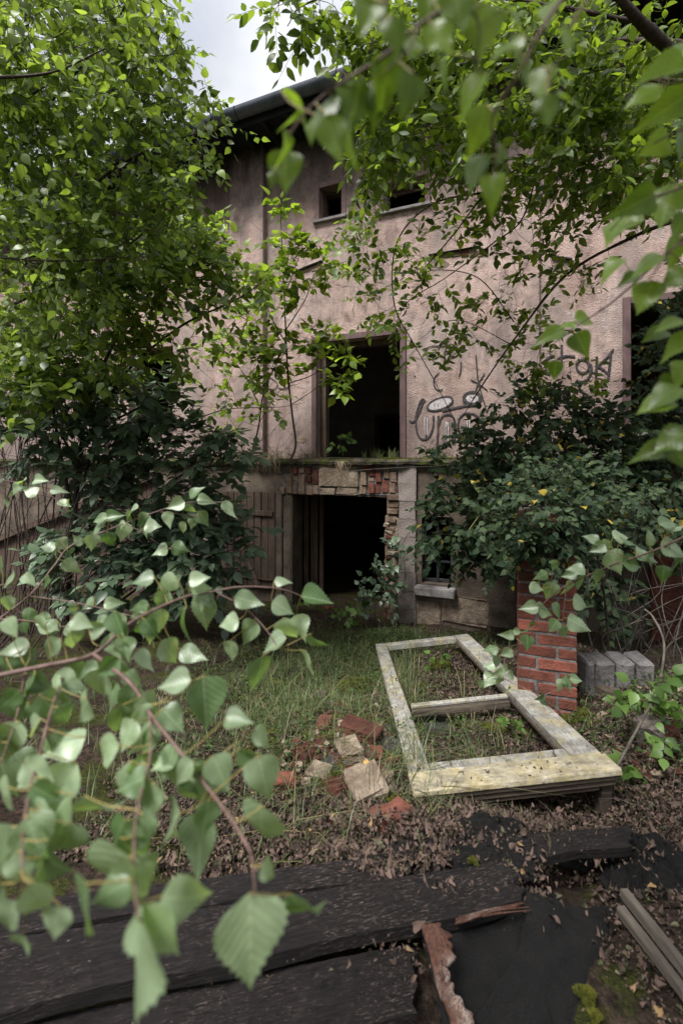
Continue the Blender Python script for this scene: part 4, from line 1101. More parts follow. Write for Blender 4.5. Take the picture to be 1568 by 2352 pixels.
def plant(name, lab, cat, base, limbs, blobs, kind, m, size, per=8, spray=.35, droop=.3, up=.6, n_single=300, group=None, bark='bark', twig_r=.003, spread=.5, limb_step=None, max_link=1.2, facing=.0, tilt=.75, trunk=None):
    """limbs: lists of (px, py, depth) with start and end radius; sprays of leaves fill the blobs and hang on twigs joined to the nearest limb"""
    root_ = empty(name, base); top(root_, lab, cat, group)
    off = Vector(base)
    nodes_ = []
    for li, (pts, r0, r1) in enumerate(limbs):
        P = catmull(to3(pts), 6)
        tb = Tubes(); tb.add([p - off for p in P], r0, r1, 7 if r0 > .02 else 5, .12)
        obj('trunk' if (li == 0 and trunk) else 'branch', tb.mesh('branch'), root_, MAT[bark])
        nodes_ += [(p.x, p.y, p.z) for p in P[2:]]
    nodes_ = np.array(nodes_)
    SP = blob_pts(blobs) if blobs else np.zeros((0, 3))
    # link sprays from the nearest outwards so that twigs branch like a plant
    tw = Tubes()
    d = np.linalg.norm(SP[:, None] - nodes_[None], axis=2).min(1) if len(SP) else np.zeros(0)
    order = np.argsort(d)
    known = list(map(tuple, nodes_)); KA = np.array(known)
    cap = len(nodes_) + len(SP) + 5; buf = np.zeros((cap, 3)); buf[:len(nodes_)] = nodes_; nk = len(nodes_)
    LP, LT, LN, LS = [], [], [], []
    for i in order:
        p = SP[i]
        dd = ((buf[:nk] - p) ** 2).sum(1); j = int(dd.argmin()); q = buf[j].copy(); dist = math.sqrt(dd[j])
        dr = p - q if dist > 1e-3 else np.array([0, 0, 1.])
        dr = dr / max(np.linalg.norm(dr), 1e-6)
        if dist > .02 and dist < max_link:
            mid_ = (p + q) / 2 + np.array([rng.normal(0, .05), rng.normal(0, .05), -droop * .12 + rng.normal(0, .04)]) * dist * 1.5
            tw.add([Vector(q - np.array(off)), Vector(mid_ - np.array(off)), Vector(p - np.array(off))], twig_r * (1.4 if dist > .3 else 1), twig_r * .7, 3)
        buf[nk] = p; nk += 1
        # the spray itself
        dv = dr * .7 + rng.normal(0, spread, 3); dv[2] -= droop * rng.random(); dv /= max(np.linalg.norm(dv), 1e-6)
        Ln = spray * rng.uniform(.6, 1.3)
        k = max(2, int(per * rng.uniform(.6, 1.4)))
        pts = []
        for t in np.linspace(0, 1, 4):
            c_ = p + dv * Ln * t; c_[2] -= droop * .5 * Ln * t * t; pts.append(c_)
        tw.add([Vector(c_ - np.array(off)) for c_ in pts], twig_r * .7, twig_r * .35, 3)
        side = np.cross(dv, [0, 0, 1.]); side /= max(np.linalg.norm(side), 1e-6)
        for a in range(k):
            t = (a + .7) / k; f = t * 3; i0 = min(int(f), 2); c_ = pts[i0] * (1 - (f - i0)) + pts[i0 + 1] * (f - i0)
            sg = 1 if a % 2 else -1
            tip = dv * .6 + side * sg * .9 + rng.normal(0, .35, 3); tip[2] -= droop * .9
            if a == k - 1: tip = dv + rng.normal(0, .2, 3)
            nr = np.array([0, -facing, up]) + rng.normal(0, tilt, 3) * .6
            LP.append(c_); LT.append(tip); LN.append(nr); LS.append(size * rng.uniform(.6, 1.25))
    if tw.V:
        o = obj('twigs', tw.mesh('twigs'), root_, MAT[bark]); o['kind'] = 'stuff'
    if LP:
        LP, LT, LN, LS = map(np.array, (LP, LT, LN, LS))
        FR = frames(LT, LN)
        tipdir = FR[:, :, 1]
        P2 = LP + tipdir * (LS * .12)[:, None]
        emit_leaves(root_, P2, FR, LS, kind, m, n_single)
    return root_
# ------------------------------------------------------------------ trees and bushes in the middle distance
plant('hazel_tree', 'tall bright green leafy tree filling the upper left corner', 'tree', (-2.9, 4.0, gz(-2.9, 4.0)), [
    ([(-120, 1750, 4.4), (-90, 1300, 4.4), (-60, 900, 4.3), (-10, 620, 4.2), (20, 350, 4.1), (60, 60, 3.9), (90, -150, 3.8)], .045, .016),
    ([(40, 640, 3.9), (140, 500, 3.6), (260, 390, 3.4), (380, 330, 3.3), (480, 300, 3.3)], .018, .004),
    ([(-40, 178, 2.6), (60, 175, 2.6), (140, 160, 2.6), (240, 112, 2.6)], .010, .004),
    ([(30, 700, 4.0), (150, 640, 3.8), (300, 560, 3.7), (420, 440, 3.6)], .016, .004),
    ([(20, 380, 3.8), (120, 230, 3.5), (240, 90, 3.3), (330, -60, 3.2)], .016, .005),
    ([(-60, 330, 3.2), (120, 190, 3.1), (260, 205, 3.0), (400, 225, 3.0)], .009, .003),
    ([(-30, 590, 3.2), (150, 600, 3.1), (300, 590, 3.1)], .008, .003)],
    [(110, 110, 220, 190, 2.6, 4.2, 500), (310, 110, 105, 200, 3.0, 4.0, 170), (60, 430, 150, 230, 2.8, 4.4, 230), (0, 250, 150, 200, 3.0, 4.2, 110), (370, 330, 120, 110, 3.0, 3.8, 60), (250, 210, 190, 100, 3.0, 4.2, 70),
     (230, 480, 190, 110, 3.0, 4.2, 190), (445, 300, 60, 90, 3.1, 3.6, 26), (380, 440, 80, 90, 3.2, 3.8, 40), (90, 660, 170, 150, 3.2, 4.4, 120), (-120, 300, 130, 500, 2.8, 4.4, 120)],
    'mid', L['left'], .066, per=9, spray=.26, droop=.45, up=.5, facing=.4, tilt=.9, group=None, trunk=True)

plant('alder_bush', 'yellow-green bush reaching across the pink wall below the small left window', 'bush', (-3.4, 6.3, gz(-3.4, 6.3)), [
    ([(150, 1480, 6.0), (170, 1200, 6.0), (200, 950, 5.8), (280, 760, 5.5), (400, 650, 5.3), (520, 590, 5.2)], .035, .006),
    ([(180, 1150, 6.0), (260, 900, 5.8), (400, 760, 5.6), (540, 690, 5.4), (600, 650, 5.4)], .022, .005),
    ([(170, 1200, 6.0), (120, 900, 5.6), (150, 700, 5.4), (250, 600, 5.2), (330, 560, 5.0)], .022, .005),
    ([(330, 990, 6.4), (430, 970, 6.6), (520, 940, 6.8), (640, 935, 6.9), (700, 925, 6.9)], .012, .003)],
    [(475, 590, 80, 35, 4.8, 5.6, 50, 25), (410, 555, 90, 50, 4.6, 5.4, 70), (280, 610, 140, 70, 4.4, 5.6, 130), (560, 640, 70, 22, 5.0, 5.8, 16, 20), (400, 680, 130, 45, 4.8, 5.8, 50),
     (160, 760, 180, 120, 4.6, 5.8, 210), (310, 800, 120, 60, 5.0, 6.2, 55), (500, 740, 90, 45, 5.6, 6.6, 14), (450, 850, 100, 50, 6.0, 6.8, 10), (560, 920, 90, 40, 6.4, 7.0, 9), (60, 860, 110, 90, 4.6, 5.6, 80)],
    'mid', L['left'], .112, per=8, spray=.36, droop=.2, up=1.0, facing=.25, tilt=.75, trunk=False, twig_r=.0035)

plant('elder_bush', 'dark bluish green elder bush hiding the lower wall left of the boarded door', 'bush', (-2.6, 6.3, gz(-2.6, 6.3)), [
    ([(250, 1500, 6.2), (260, 1300, 6.2), (240, 1150, 6.1), (230, 1000, 6.0), (330, 930, 5.9)], .04, .012),
    ([(255, 1250, 6.2), (340, 1150, 6.0), (440, 1080, 5.9), (540, 1070, 5.8)], .022, .006),
    ([(250, 1400, 6.2), (350, 1330, 6.0), (450, 1290, 5.9), (540, 1260, 5.9)], .02, .006),
    ([(240, 1150, 6.1), (140, 1000, 5.8), (90, 950, 5.6)], .02, .006)],
    [(400, 1010, 150, 65, 5.4, 6.2, 75), (300, 930, 140, 60, 5.4, 6.2, 60), (520, 1045, 75, 35, 5.4, 6.0, 24), (330, 1110, 170, 70, 5.6, 6.3, 85), (440, 1220, 120, 110, 5.5, 6.1, 150),
     (290, 1290, 190, 110, 5.4, 6.1, 150), (480, 1330, 70, 60, 5.6, 6.2, 24), (150, 1010, 140, 90, 5.4, 6.2, 80), (120, 880, 140, 80, 5.2, 6.2, 70), (330, 900, 70, 50, 6.6, 7.4, 30)],
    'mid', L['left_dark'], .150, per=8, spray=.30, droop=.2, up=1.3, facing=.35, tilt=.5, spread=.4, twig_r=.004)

plant('willow_sapling', 'tallest thin sapling rooted on the ledge left of the upper doorway', 'sapling', tuple(W(668, 1052, 7.55)), [
    ([(668, 1056, 7.55), (679, 1020, 7.5), (672, 960, 7.4), (662, 870, 7.3), (657, 780, 7.2), (653, 680, 7.0), (648, 570, 6.9), (642, 450, 6.8)], .022, .005),
    ([(657, 790, 7.2), (620, 720, 7.1), (600, 640, 7.0)], .010, .004), ([(655, 760, 7.2), (700, 690, 7.0), (730, 620, 6.9), (800, 600, 6.8)], .010, .004),
    ([(664, 880, 7.3), (720, 860, 7.2), (790, 810, 7.1)], .009, .003), ([(668, 930, 7.4), (700, 910, 7.3), (760, 870, 7.2), (800, 870, 7.2)], .008, .003),
    ([(653, 680, 7.0), (690, 580, 6.9), (700, 530, 6.8)], .008, .003)],
    [(645, 485, 8, 25, 6.7, 6.9, 6), (655, 575, 40, 35, 6.7, 7.0, 15), (700, 570, 30, 18, 6.7, 7.0, 7), (650, 650, 80, 40, 6.8, 7.2, 34), (620, 730, 70, 50, 6.9, 7.3, 24), (765, 610, 45, 14, 6.7, 7.0, 10),
     (790, 840, 35, 55, 7.0, 7.3, 16), (740, 780, 60, 40, 7.0, 7.3, 10), (670, 800, 90, 60, 7.0, 7.4, 18), (600, 820, 60, 40, 7.2, 7.4, 10)],
    'mid', L['sapling'], .155, per=6, spray=.22, droop=.0, up=.9, facing=.3, tilt=.8, twig_r=.004, trunk=True)
plant('willow_sapling', 'shorter forked sapling on the ledge, first to the left of the tallest one', 'sapling', tuple(W(578, 1050, 7.7)), [
    ([(576, 1052, 7.7), (594, 980, 7.6), (606, 900, 7.5), (640, 830, 7.4), (690, 770, 7.3)], .018, .004), ([(600, 940, 7.5), (560, 860, 7.4), (520, 800, 7.3)], .010, .003),
    ([(596, 970, 7.6), (640, 900, 7.4), (690, 880, 7.4)], .007, .003)],
    [(560, 850, 60, 50, 7.2, 7.6, 16), (520, 800, 50, 40, 7.1, 7.4, 12), (650, 830, 50, 40, 7.2, 7.5, 8), (540, 940, 70, 40, 7.3, 7.6, 8)],
    'mid', L['sapling'], .14, per=6, spray=.30, droop=.0, up=1.0, facing=.2, tilt=.7, twig_r=.004, trunk=True)

plant('plum_tree', 'tree with small oval leaves and long thin branches over the right half of the wall', 'tree', (3.6, 4.2, gz(3.6, 4.2)), [
    ([(1760, 1500, 4.2), (1740, 900, 4.1), (1700, 400, 4.0), (1620, 200, 3.7), (1528, 105, 3.4), (1460, 40, 3.2), (1380, -60, 3.1)], .07, .03),
    ([(1560, 100, 3.6), (1480, 95, 3.6), (1430, 90, 3.8), (1330, 110, 4.0)], .03, .008),
    ([(1720, 520, 4.2), (1568, 505, 4.3), (1420, 560, 4.5), (1290, 640, 4.7), (1180, 780, 4.9), (1110, 880, 5.0), (1060, 960, 5.2)], .022, .005),
    ([(1700, 330, 4.2), (1560, 300, 4.2), (1400, 330, 4.3), (1240, 360, 4.4), (1120, 440, 4.5), (1040, 540, 4.6), (970, 620, 4.8)], .020, .004),
    ([(1240, 360, 4.4), (1200, 500, 4.6), (1130, 560, 4.8), (1020, 640, 5.0), (930, 700, 5.2), (900, 790, 5.4)], .010, .003),
    ([(1120, 440, 4.5), (990, 470, 4.7), (910, 560, 5.0), (905, 700, 5.2), (950, 790, 5.4), (1000, 880, 5.6), (1060, 1000, 5.8)], .010, .004),
    ([(1700, 200, 3.9), (1480, 180, 3.9), (1250, 140, 3.8), (1050, 150, 3.7), (900, 200, 3.6), (830, 300, 3.7)], .024, .004),
    ([(1500, 60, 3.5), (1300, 20, 3.4), (1050, -20, 3.4), (850, -30, 3.4), (700, 10, 3.4), (660, 60, 3.4)], .020, .003),
    ([(1180, 740, 4.9), (1100, 640, 4.9), (1000, 620, 4.9), (960, 640, 5.0)], .007, .003),
    ([(1190, 800, 5.0), (1050, 735, 5.1), (960, 780, 5.2)], .006, .002)],
    [(890, 290, 75, 85, 3.4, 4.4, 60), (1000, 200, 170, 160, 3.3, 4.6, 150), (1250, 120, 220, 150, 3.3, 4.6, 170), (1450, 230, 190, 180, 3.4, 4.6, 170), (1250, 330, 220, 120, 3.8, 4.8, 130),
     (1090, 420, 110, 60, 3.8, 4.6, 45), (1430, 430, 180, 80, 3.9, 4.8, 80), (848, 370, 34, 55, 3.8, 4.3, 24), (840, 520, 45, 60, 4.6, 5.0, 20), (870, 60, 110, 80, 3.2, 3.9, 60), (700, 20, 90, 45, 3.2, 3.5, 22), (720, 65, 30, 30, 3.2, 3.4, 5), (1150, 20, 260, 60, 3.2, 4.4, 80),
     (1150, 520, 150, 60, 4.4, 5.0, 38), (900, 620, 90, 60, 4.8, 5.3, 24), (880, 710, 60, 50, 5.0, 5.4, 18), (1050, 670, 110, 40, 4.8, 5.2, 16), (1160, 760, 120, 60, 4.9, 5.4, 26), (980, 800, 70, 50, 5.2, 5.6, 14), (1300, 600, 120, 60, 4.5, 5.0, 18), (1260, 860, 90, 40, 5.0, 5.4, 14),
     (1680, 300, 110, 300, 3.6, 4.6, 90)],
    'oval', L['right'], .094, per=10, spray=.28, droop=.15, up=.5, facing=.5, tilt=.9, trunk=True, twig_r=.0028, spread=.45)

plant('rose_bush', 'dense dark bush with scattered yellow leaves right of the lower doorway', 'bush', (2.7, 5.6, gz(2.7, 5.6)), [
    ([(1290, 1560, 5.4), (1300, 1350, 5.4), (1260, 1150, 5.4), (1180, 1000, 5.4)], .025, .008), ([(1440, 1540, 5.0), (1420, 1350, 5.2), (1480, 1200, 5.2), (1540, 1000, 5.2)], .022, .008),
    ([(1300, 1350, 5.4), (1200, 1250, 5.3), (1080, 1200, 5.3)], .014, .005), ([(1350, 1500, 5.0), (1400, 1400, 4.8), (1460, 1360, 4.6), (1568, 1340, 4.4)], .014, .006)],
    [(1100, 1080, 110, 90, 5.0, 6.0, 110), (1230, 1000, 130, 110, 4.9, 6.0, 130), (1060, 1210, 90, 85, 5.0, 5.8, 90), (1180, 1180, 130, 100, 4.8, 5.8, 120), (1340, 1070, 170, 125, 4.7, 6.0, 200), (1490, 1020, 130, 140, 4.6, 5.8, 170),
     (1330, 1200, 190, 90, 4.6, 5.6, 150), (1540, 800, 60, 120, 5.0, 5.8, 60), (1280, 930, 110, 40, 5.2, 6.0, 30), (1500, 1180, 120, 100, 4.4, 5.4, 100), (1130, 1290, 40, 30, 5.0, 5.6, 12), (1590, 900, 70, 300, 4.6, 5.6, 90), (1410, 1370, 50, 50, 4.4, 5.0, 26)],
    'mid', L['bush'], .088, per=10, spray=.24, droop=.25, up=.7, facing=.6, tilt=.8, twig_r=.0025)

plant('honeysuckle', 'leafy honeysuckle shoots spilling over the top of the brick pillar', 'climber', (1.5, 3.45, gz(1.5, 3.45)), [
    ([(1400, 1600, 3.7), (1390, 1400, 3.6), (1360, 1250, 3.5), (1280, 1160, 3.3), (1200, 1160, 3.2), (1120, 1180, 3.3)], .012, .004), ([(1380, 1350, 3.6), (1440, 1200, 3.5), (1500, 1120, 3.4)], .010, .003)],
    [(1250, 1170, 100, 60, 2.95, 3.35, 120), (1260, 1230, 90, 45, 3.0, 3.25, 70), (1150, 1190, 70, 60, 3.1, 3.6, 60), (1400, 1180, 110, 80, 3.1, 3.8, 110), (1300, 1090, 120, 50, 3.2, 3.8, 60), (1230, 1270, 50, 25, 3.0, 3.2, 10)],
    'mid', L['bush'], .052, per=9, spray=.15, droop=.35, up=.7, facing=.6, tilt=.8, twig_r=.0016)
bt = empty('added_shade_birch', (1.3, -2.0, gz(1.3, -2.0))); top(bt, 'unseen birch tree added overhead to shade the felt and boards', 'tree'); bo = np.array(bt.location)  # out-of-view birch, added so that its crown shades the boards and frame
tb = Tubes(); P_t = catmull([Vector(p) for p in ((0, 0, -.2), (.05, 0, 1.6), (-.1, .1, 3.4), (.0, .1, 5.6), (-.05, .1, 8))], 5); tb.add(P_t, .11, .03, 9, .05); obj('trunk', tb.mesh('trunk'), bt, MAT['concrete_pale'])
cl = []
tg = [(-.6, -.2, 5.2), (-.2, .2, 5.3), (-.9, .0, 5.6), (-.3, -.6, 5.4), (.3, .2, 5.2), (.1, -.2, 6.0), (.9, .3, 5.6), (1.6, .2, 5.4), (2.4, -.4, 5.2), (2.2, -1.6, 5.8), (1.2, -3.2, 5.6), (.2, -3.0, 6.2), (2.6, -2.6, 6.6), (1.2, -1.8, 8.6), (.2, -1.6, 7.8), (3.0, .4, 6.2)]
for q_ in tg:
    q = Vector(np.array(q_) - bo); a_ = Vector((0, .1, max(q.z - 1.3, 1.5))); tb = Tubes()
    P_ = catmull([a_, a_.lerp(q, .5) + Vector((0, 0, .35)), q], 5); tb.add(P_, .03, .006, 5); obj('branch', tb.mesh('branch'), bt, MAT['bark']); cl += P_[4:]
n = 9000; ci = rng.integers(0, len(cl), n); Pb = np.array([cl[i][:] for i in ci]) + rng.normal(0, .30, (n, 3))
wpos = Pb + bo; ok = ~((wpos[:, 1] > -.1) & (EYE + wpos[:, 1] * 1.12 > wpos[:, 2]) & (np.abs(wpos[:, 0]) < wpos[:, 1] * .85 + .3)); Pb = Pb[ok]; n = len(Pb)
FR = frames(rng.normal(0, 1, (n, 3)) + np.array([0, 0, -.9]), rng.normal(0, .8, (n, 3)) + np.array([0, 0, .8]))
emit_leaves(bt, Pb + bo, FR, rng.uniform(.06, .10, n), 'mid', L['birch'], 0)
# ivy climbing the right jamb of the lower doorway, low weeds in front of it
plant('climbing_vine', 'sparse leafy vine climbing the broken right jamb of the lower doorway', 'vine', tuple(gpt(905, 1425)), [
    ([(880, 1440, 6.9), (900, 1380, 6.9), (930, 1330, 6.9), (925, 1250, 6.85), (960, 1200, 6.8)], .006, .003), ([(860, 1440, 6.8), (862, 1360, 6.8), (855, 1300, 6.7)], .005, .003)],
    [(900, 1350, 30, 60, 6.7, 6.95, 20), (930, 1270, 30, 50, 6.7, 6.9, 12), (860, 1370, 22, 60, 6.6, 6.8, 16), (870, 1310, 20, 20, 6.6, 6.8, 5)],
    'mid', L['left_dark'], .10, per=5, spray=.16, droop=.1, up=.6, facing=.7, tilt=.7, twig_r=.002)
for (x, y, h_, n_, lab) in ((815, 1440, 60, 9, 'small leafy weed standing in the dark lower doorway'), (690, 1410, 40, 5, 'low weed against the soldier bricks left of the lower doorway'), (1010, 1540, 30, 4, 'weed sprouting inside the far half of the fallen frame'),
                            (1185, 1690, 40, 6, 'small birch seedling inside the near half of the fallen frame'), (780, 1040, 36, 6, 'yellow-flowered weed growing on the threshold of the upper opening')):
    if y > 1100:
        b_ = gpt(x, y); D_ = b_.y
    else: D_ = 7.6; b_ = W(x, y, D_)
    plant('weed', lab, 'weed', tuple(b_), [([(x, y, D_), (x + 3, y - h_ * .5, D_), (x - 4, y - h_, D_)], .004, .002)], [(x, y - h_ * .6, h_ * .5, h_ * .45, D_ - .1, D_ + .1, n_)],
          'mid', L['weed'], 16 * D_ / FPX, per=5, spray=.10 * D_ / 5, droop=.1, up=.7, facing=.6, twig_r=.002)
plant('bramble', 'leafy bramble shoot at the right edge low beside the fallen frame', 'bramble', (2.0, 2.7, gz(2.0, 2.7)), [
    ([(1420, 1760, 2.6), (1470, 1640, 2.7), (1500, 1570, 2.7), (1560, 1540, 2.7), (1640, 1560, 2.7)], .008, .003), ([(1640, 1720, 2.6), (1560, 1760, 2.5), (1480, 1800, 2.4), (1420, 1830, 2.3)], .004, .002), ([(1640, 1640, 2.5), (1540, 1690, 2.5)], .003, .002)],
    [(1500, 1600, 55, 30, 2.5, 2.7, 10), (1550, 1680, 40, 70, 2.4, 2.6, 12), (1490, 1800, 70, 30, 2.3, 2.5, 12), (1430, 1835, 25, 15, 2.3, 2.4, 3), (1550, 1790, 40, 40, 2.3, 2.5, 7)],
    'mid', L['weed'], .075, per=5, spray=.14, droop=.3, up=.7, facing=.6, twig_r=.0015)

# bare stems: thicket at the left edge, dead branches in the dark corner on the right
def bare(name, lab, cat, base, regs, n, r0, r1, m, seed=0, wob=.12):
    rn = random.Random(seed); root_ = empty(name, base); top(root_, lab, cat); off = Vector(base)
    for (x0, x1, y0, x2, x3, y1, Da, Db, cnt) in regs:
        tb = Tubes()
        for i in range(cnt):
            D = rn.uniform(Da, Db); a = W(rn.uniform(x0, x1), y0, D); b = W(rn.uniform(x2, x3), y1 + rn.uniform(-80, 80), D + rn.uniform(-.4, .4))
            P = [a.lerp(b, t) + Vector((rn.gauss(0, wob), rn.gauss(0, wob * .5), rn.gauss(0, wob))) * (1 if 0 < t < 1 else 0) for t in np.linspace(0, 1, 5)]
            r_ = rn.uniform(r1, r0); P = catmull([p - off for p in P], 4); tb.add(P, r_, r_ * .4, 4, .1)
            for q in range(rn.randint(1, 4)):
                j = rn.randint(4, len(P) - 3); dv = Vector((rn.gauss(0, 1), rn.gauss(0, .5), rn.gauss(.3, .8))).normalized() * rn.uniform(.2, .6)
                tb.add([P[j], P[j] + dv * .5 + Vector((0, 0, .02)), P[j] + dv], r_ * .45, r_ * .2, 3)
        o = obj('stems', tb.mesh('stems'), root_, MAT[m]); o['kind'] = 'stuff'
bare('bare_thicket', 'tangle of bare brown stems at the left edge below the leaves', 'thicket', (-4.3, 6.2, .4), [(-80, 180, 1520, -100, 260, 820, 5.6, 6.8, 34), (-60, 200, 1500, 100, 420, 1180, 5.2, 6.2, 16)], 0, .012, .004, 'bark', 5, .07)
bare('dead_branches', 'dead dark branches leaning in the corner right of the brick pillar', 'branches', (2.9, 4.2, .9), [(1340, 1600, 1620, 1300, 1620, 1280, 3.9, 4.6, 14), (1320, 1560, 1560, 1400, 1640, 1480, 3.7, 4.4, 8)], 0, .012, .004, 'bark_pale', 6, .07)
bare('bare_thicket', 'thin bare twigs standing among the weeds on the ledge', 'twigs', tuple(W(620, 1050, 7.6)), [(520, 720, 1052, 500, 720, 960, 7.4, 7.7, 16), (940, 1040, 1050, 950, 1060, 985, 7.3, 7.5, 5)], 0, .006, .003, 'bark', 7, .05)
tb = Tubes(); o_ = W(1418, 1770, 2.3)
tb.add([p - o_ for p in catmull([W(1400, 1790, 2.3), W(1470, 1660, 2.5), W(1510, 1580, 2.7), W(1524, 1480, 2.8), W(1500, 1420, 2.9), W(1480, 1400, 3.0)], 6)], .008, .006, 6, .15)
tb.add([p - o_ for p in catmull([W(1470, 1660, 2.5), W(1440, 1640, 2.6), W(1400, 1700, 2.6)], 4)], .003, .002, 4, .1)
top(obj('fallen_stick', tb.mesh('fallen_stick'), None, MAT['bark_pale'], loc=o_), 'long curved grey stick rising from the near right corner of the fallen frame', 'stick')
tb = Tubes(); o_ = W(1060, 1220, 4.9)
tb.add([p - o_ for p in catmull([W(1230, 1105, 4.9), W(1170, 1125, 4.85), W(1120, 1160, 4.8), W(1068, 1228, 4.75)], 6)], .007, .004, 5)
top(obj('bare_cane', tb.mesh('bare_cane'), None, MAT['petiole'], loc=o_), 'pale bare cane arching across the front of the dark bush', 'cane')
tb = Tubes(); o_ = W(760, 1100, 6.9)
tb.add([p - o_ for p in catmull([W(735, 1118, 6.9), W(800, 1085, 6.85), W(900, 1075, 6.7), W(1010, 1070, 6.5), W(1090, 1062, 6.3)], 6)], .005, .004, 4)
top(obj('bare_cane', tb.mesh('bare_cane'), None, MAT['bark_pale'], loc=o_), 'thin dry stem hanging across the brick arch', 'stem')

# ------------------------------------------------------------------ birch branches close to the camera, every leaf built
BM = {}
def birch_branch(name, lab, twigs, leaves, m, base, seed=0, facing=.80, up=.60, ds=1.0, ls=1.0, extra=0):
    twigs = [([(x, y, D * ds) for x, y, D in p], a * ds ** .5, b * ds ** .5) for p, a, b in twigs]; base = tuple(Vector(base) * ds + Vector((0, 0, EYE * (1 - ds))))
    rn = random.Random(seed); root_ = empty(name, base); top(root_, lab, 'branch'); off = Vector(base)
    nd = []
    for pts, r0, r1 in twigs:
        P = catmull(to3(pts), 7)
        tb = Tubes(); tb.add([p - off for p in P], r0, r1, 7, .06); obj('twig', tb.mesh('twig'), root_, MAT['birch_twig'])
        for i, p in enumerate(P):
            nd.append((CX + p.x / p.y * FPX, HY + (EYE - p.z) / p.y * FPX, p))
    if m not in BM: BM[m] = [leaf_mesh('leaf', d, L[m]) for d in BIRCH]
    leaves = list(leaves)
    for _ in range(extra):
        q = nd[rn.randrange(6, len(nd))]; a = rn.uniform(20, 160); Lq = rn.uniform(.032, .05) * FPX / q[2].y; o__ = rn.uniform(.2, 1.0) * Lq
        if q[0] > 480 or q[0] < -60: continue
        leaves.append((q[0] + math.cos(R(a)) * o__ + rn.uniform(-.4, .4) * Lq, q[1] + math.sin(R(a)) * o__ * .8 + rn.uniform(-.3, .3) * Lq, Lq, a))
    for lf in leaves:
        px, py, Lp = lf[:3]; a = R(lf[3] if len(lf) > 3 else rn.uniform(50, 130))
        cx_, cy_ = math.cos(a), math.sin(a); bx_, by_ = px - cx_ * Lp * .5, py - cy_ * Lp * .5
        nn = min(nd, key=lambda q: (q[0] - bx_) ** 2 + (q[1] - by_) ** 2)
        D = nn[2].y + rn.uniform(-.02, .03)
        Ln = Lp * ls * D / FPX
        sh = rn.uniform(.0, .32)                        # foreshortening: the tip leans towards or away from the eye
        tip = Vector((cx_, rn.choice((-1, 1)) * sh, -cy_)).normalized()
        nr = Vector((rn.gauss(0, .45), -facing + rn.gauss(0, .25), up + rn.gauss(0, .3)))
        FR = frames(np.array([tip[:]]), np.array([nr[:]]))[0] * Ln / max(.8, math.hypot(tip.x, tip.z))
        b_ = W(bx_, by_, D)
        o = bpy.data.objects.new('leaf', rn.choice(BM[m])); col.objects.link(o); o.parent = root_
        q = b_ - off
        o.matrix_local = Matrix(((FR[0, 0], FR[0, 1], FR[0, 2], q.x), (FR[1, 0], FR[1, 1], FR[1, 2], q.y), (FR[2, 0], FR[2, 1], FR[2, 2], q.z), (0, 0, 0, 1)))
        tb = Tubes(); c_ = nn[2] - off
        if (c_ - q).length > .003:
            md = (q + c_) / 2 + Vector((0, 0, -.12 * (q - c_).length)) - tip * .10 * (q - c_).length
            tb.add(catmull([c_, md, q, q + tip * Ln * .06], 4), .0009, .0006, 5); obj('petiole', tb.mesh('petiole'), root_, MAT['petiole'])
    return root_

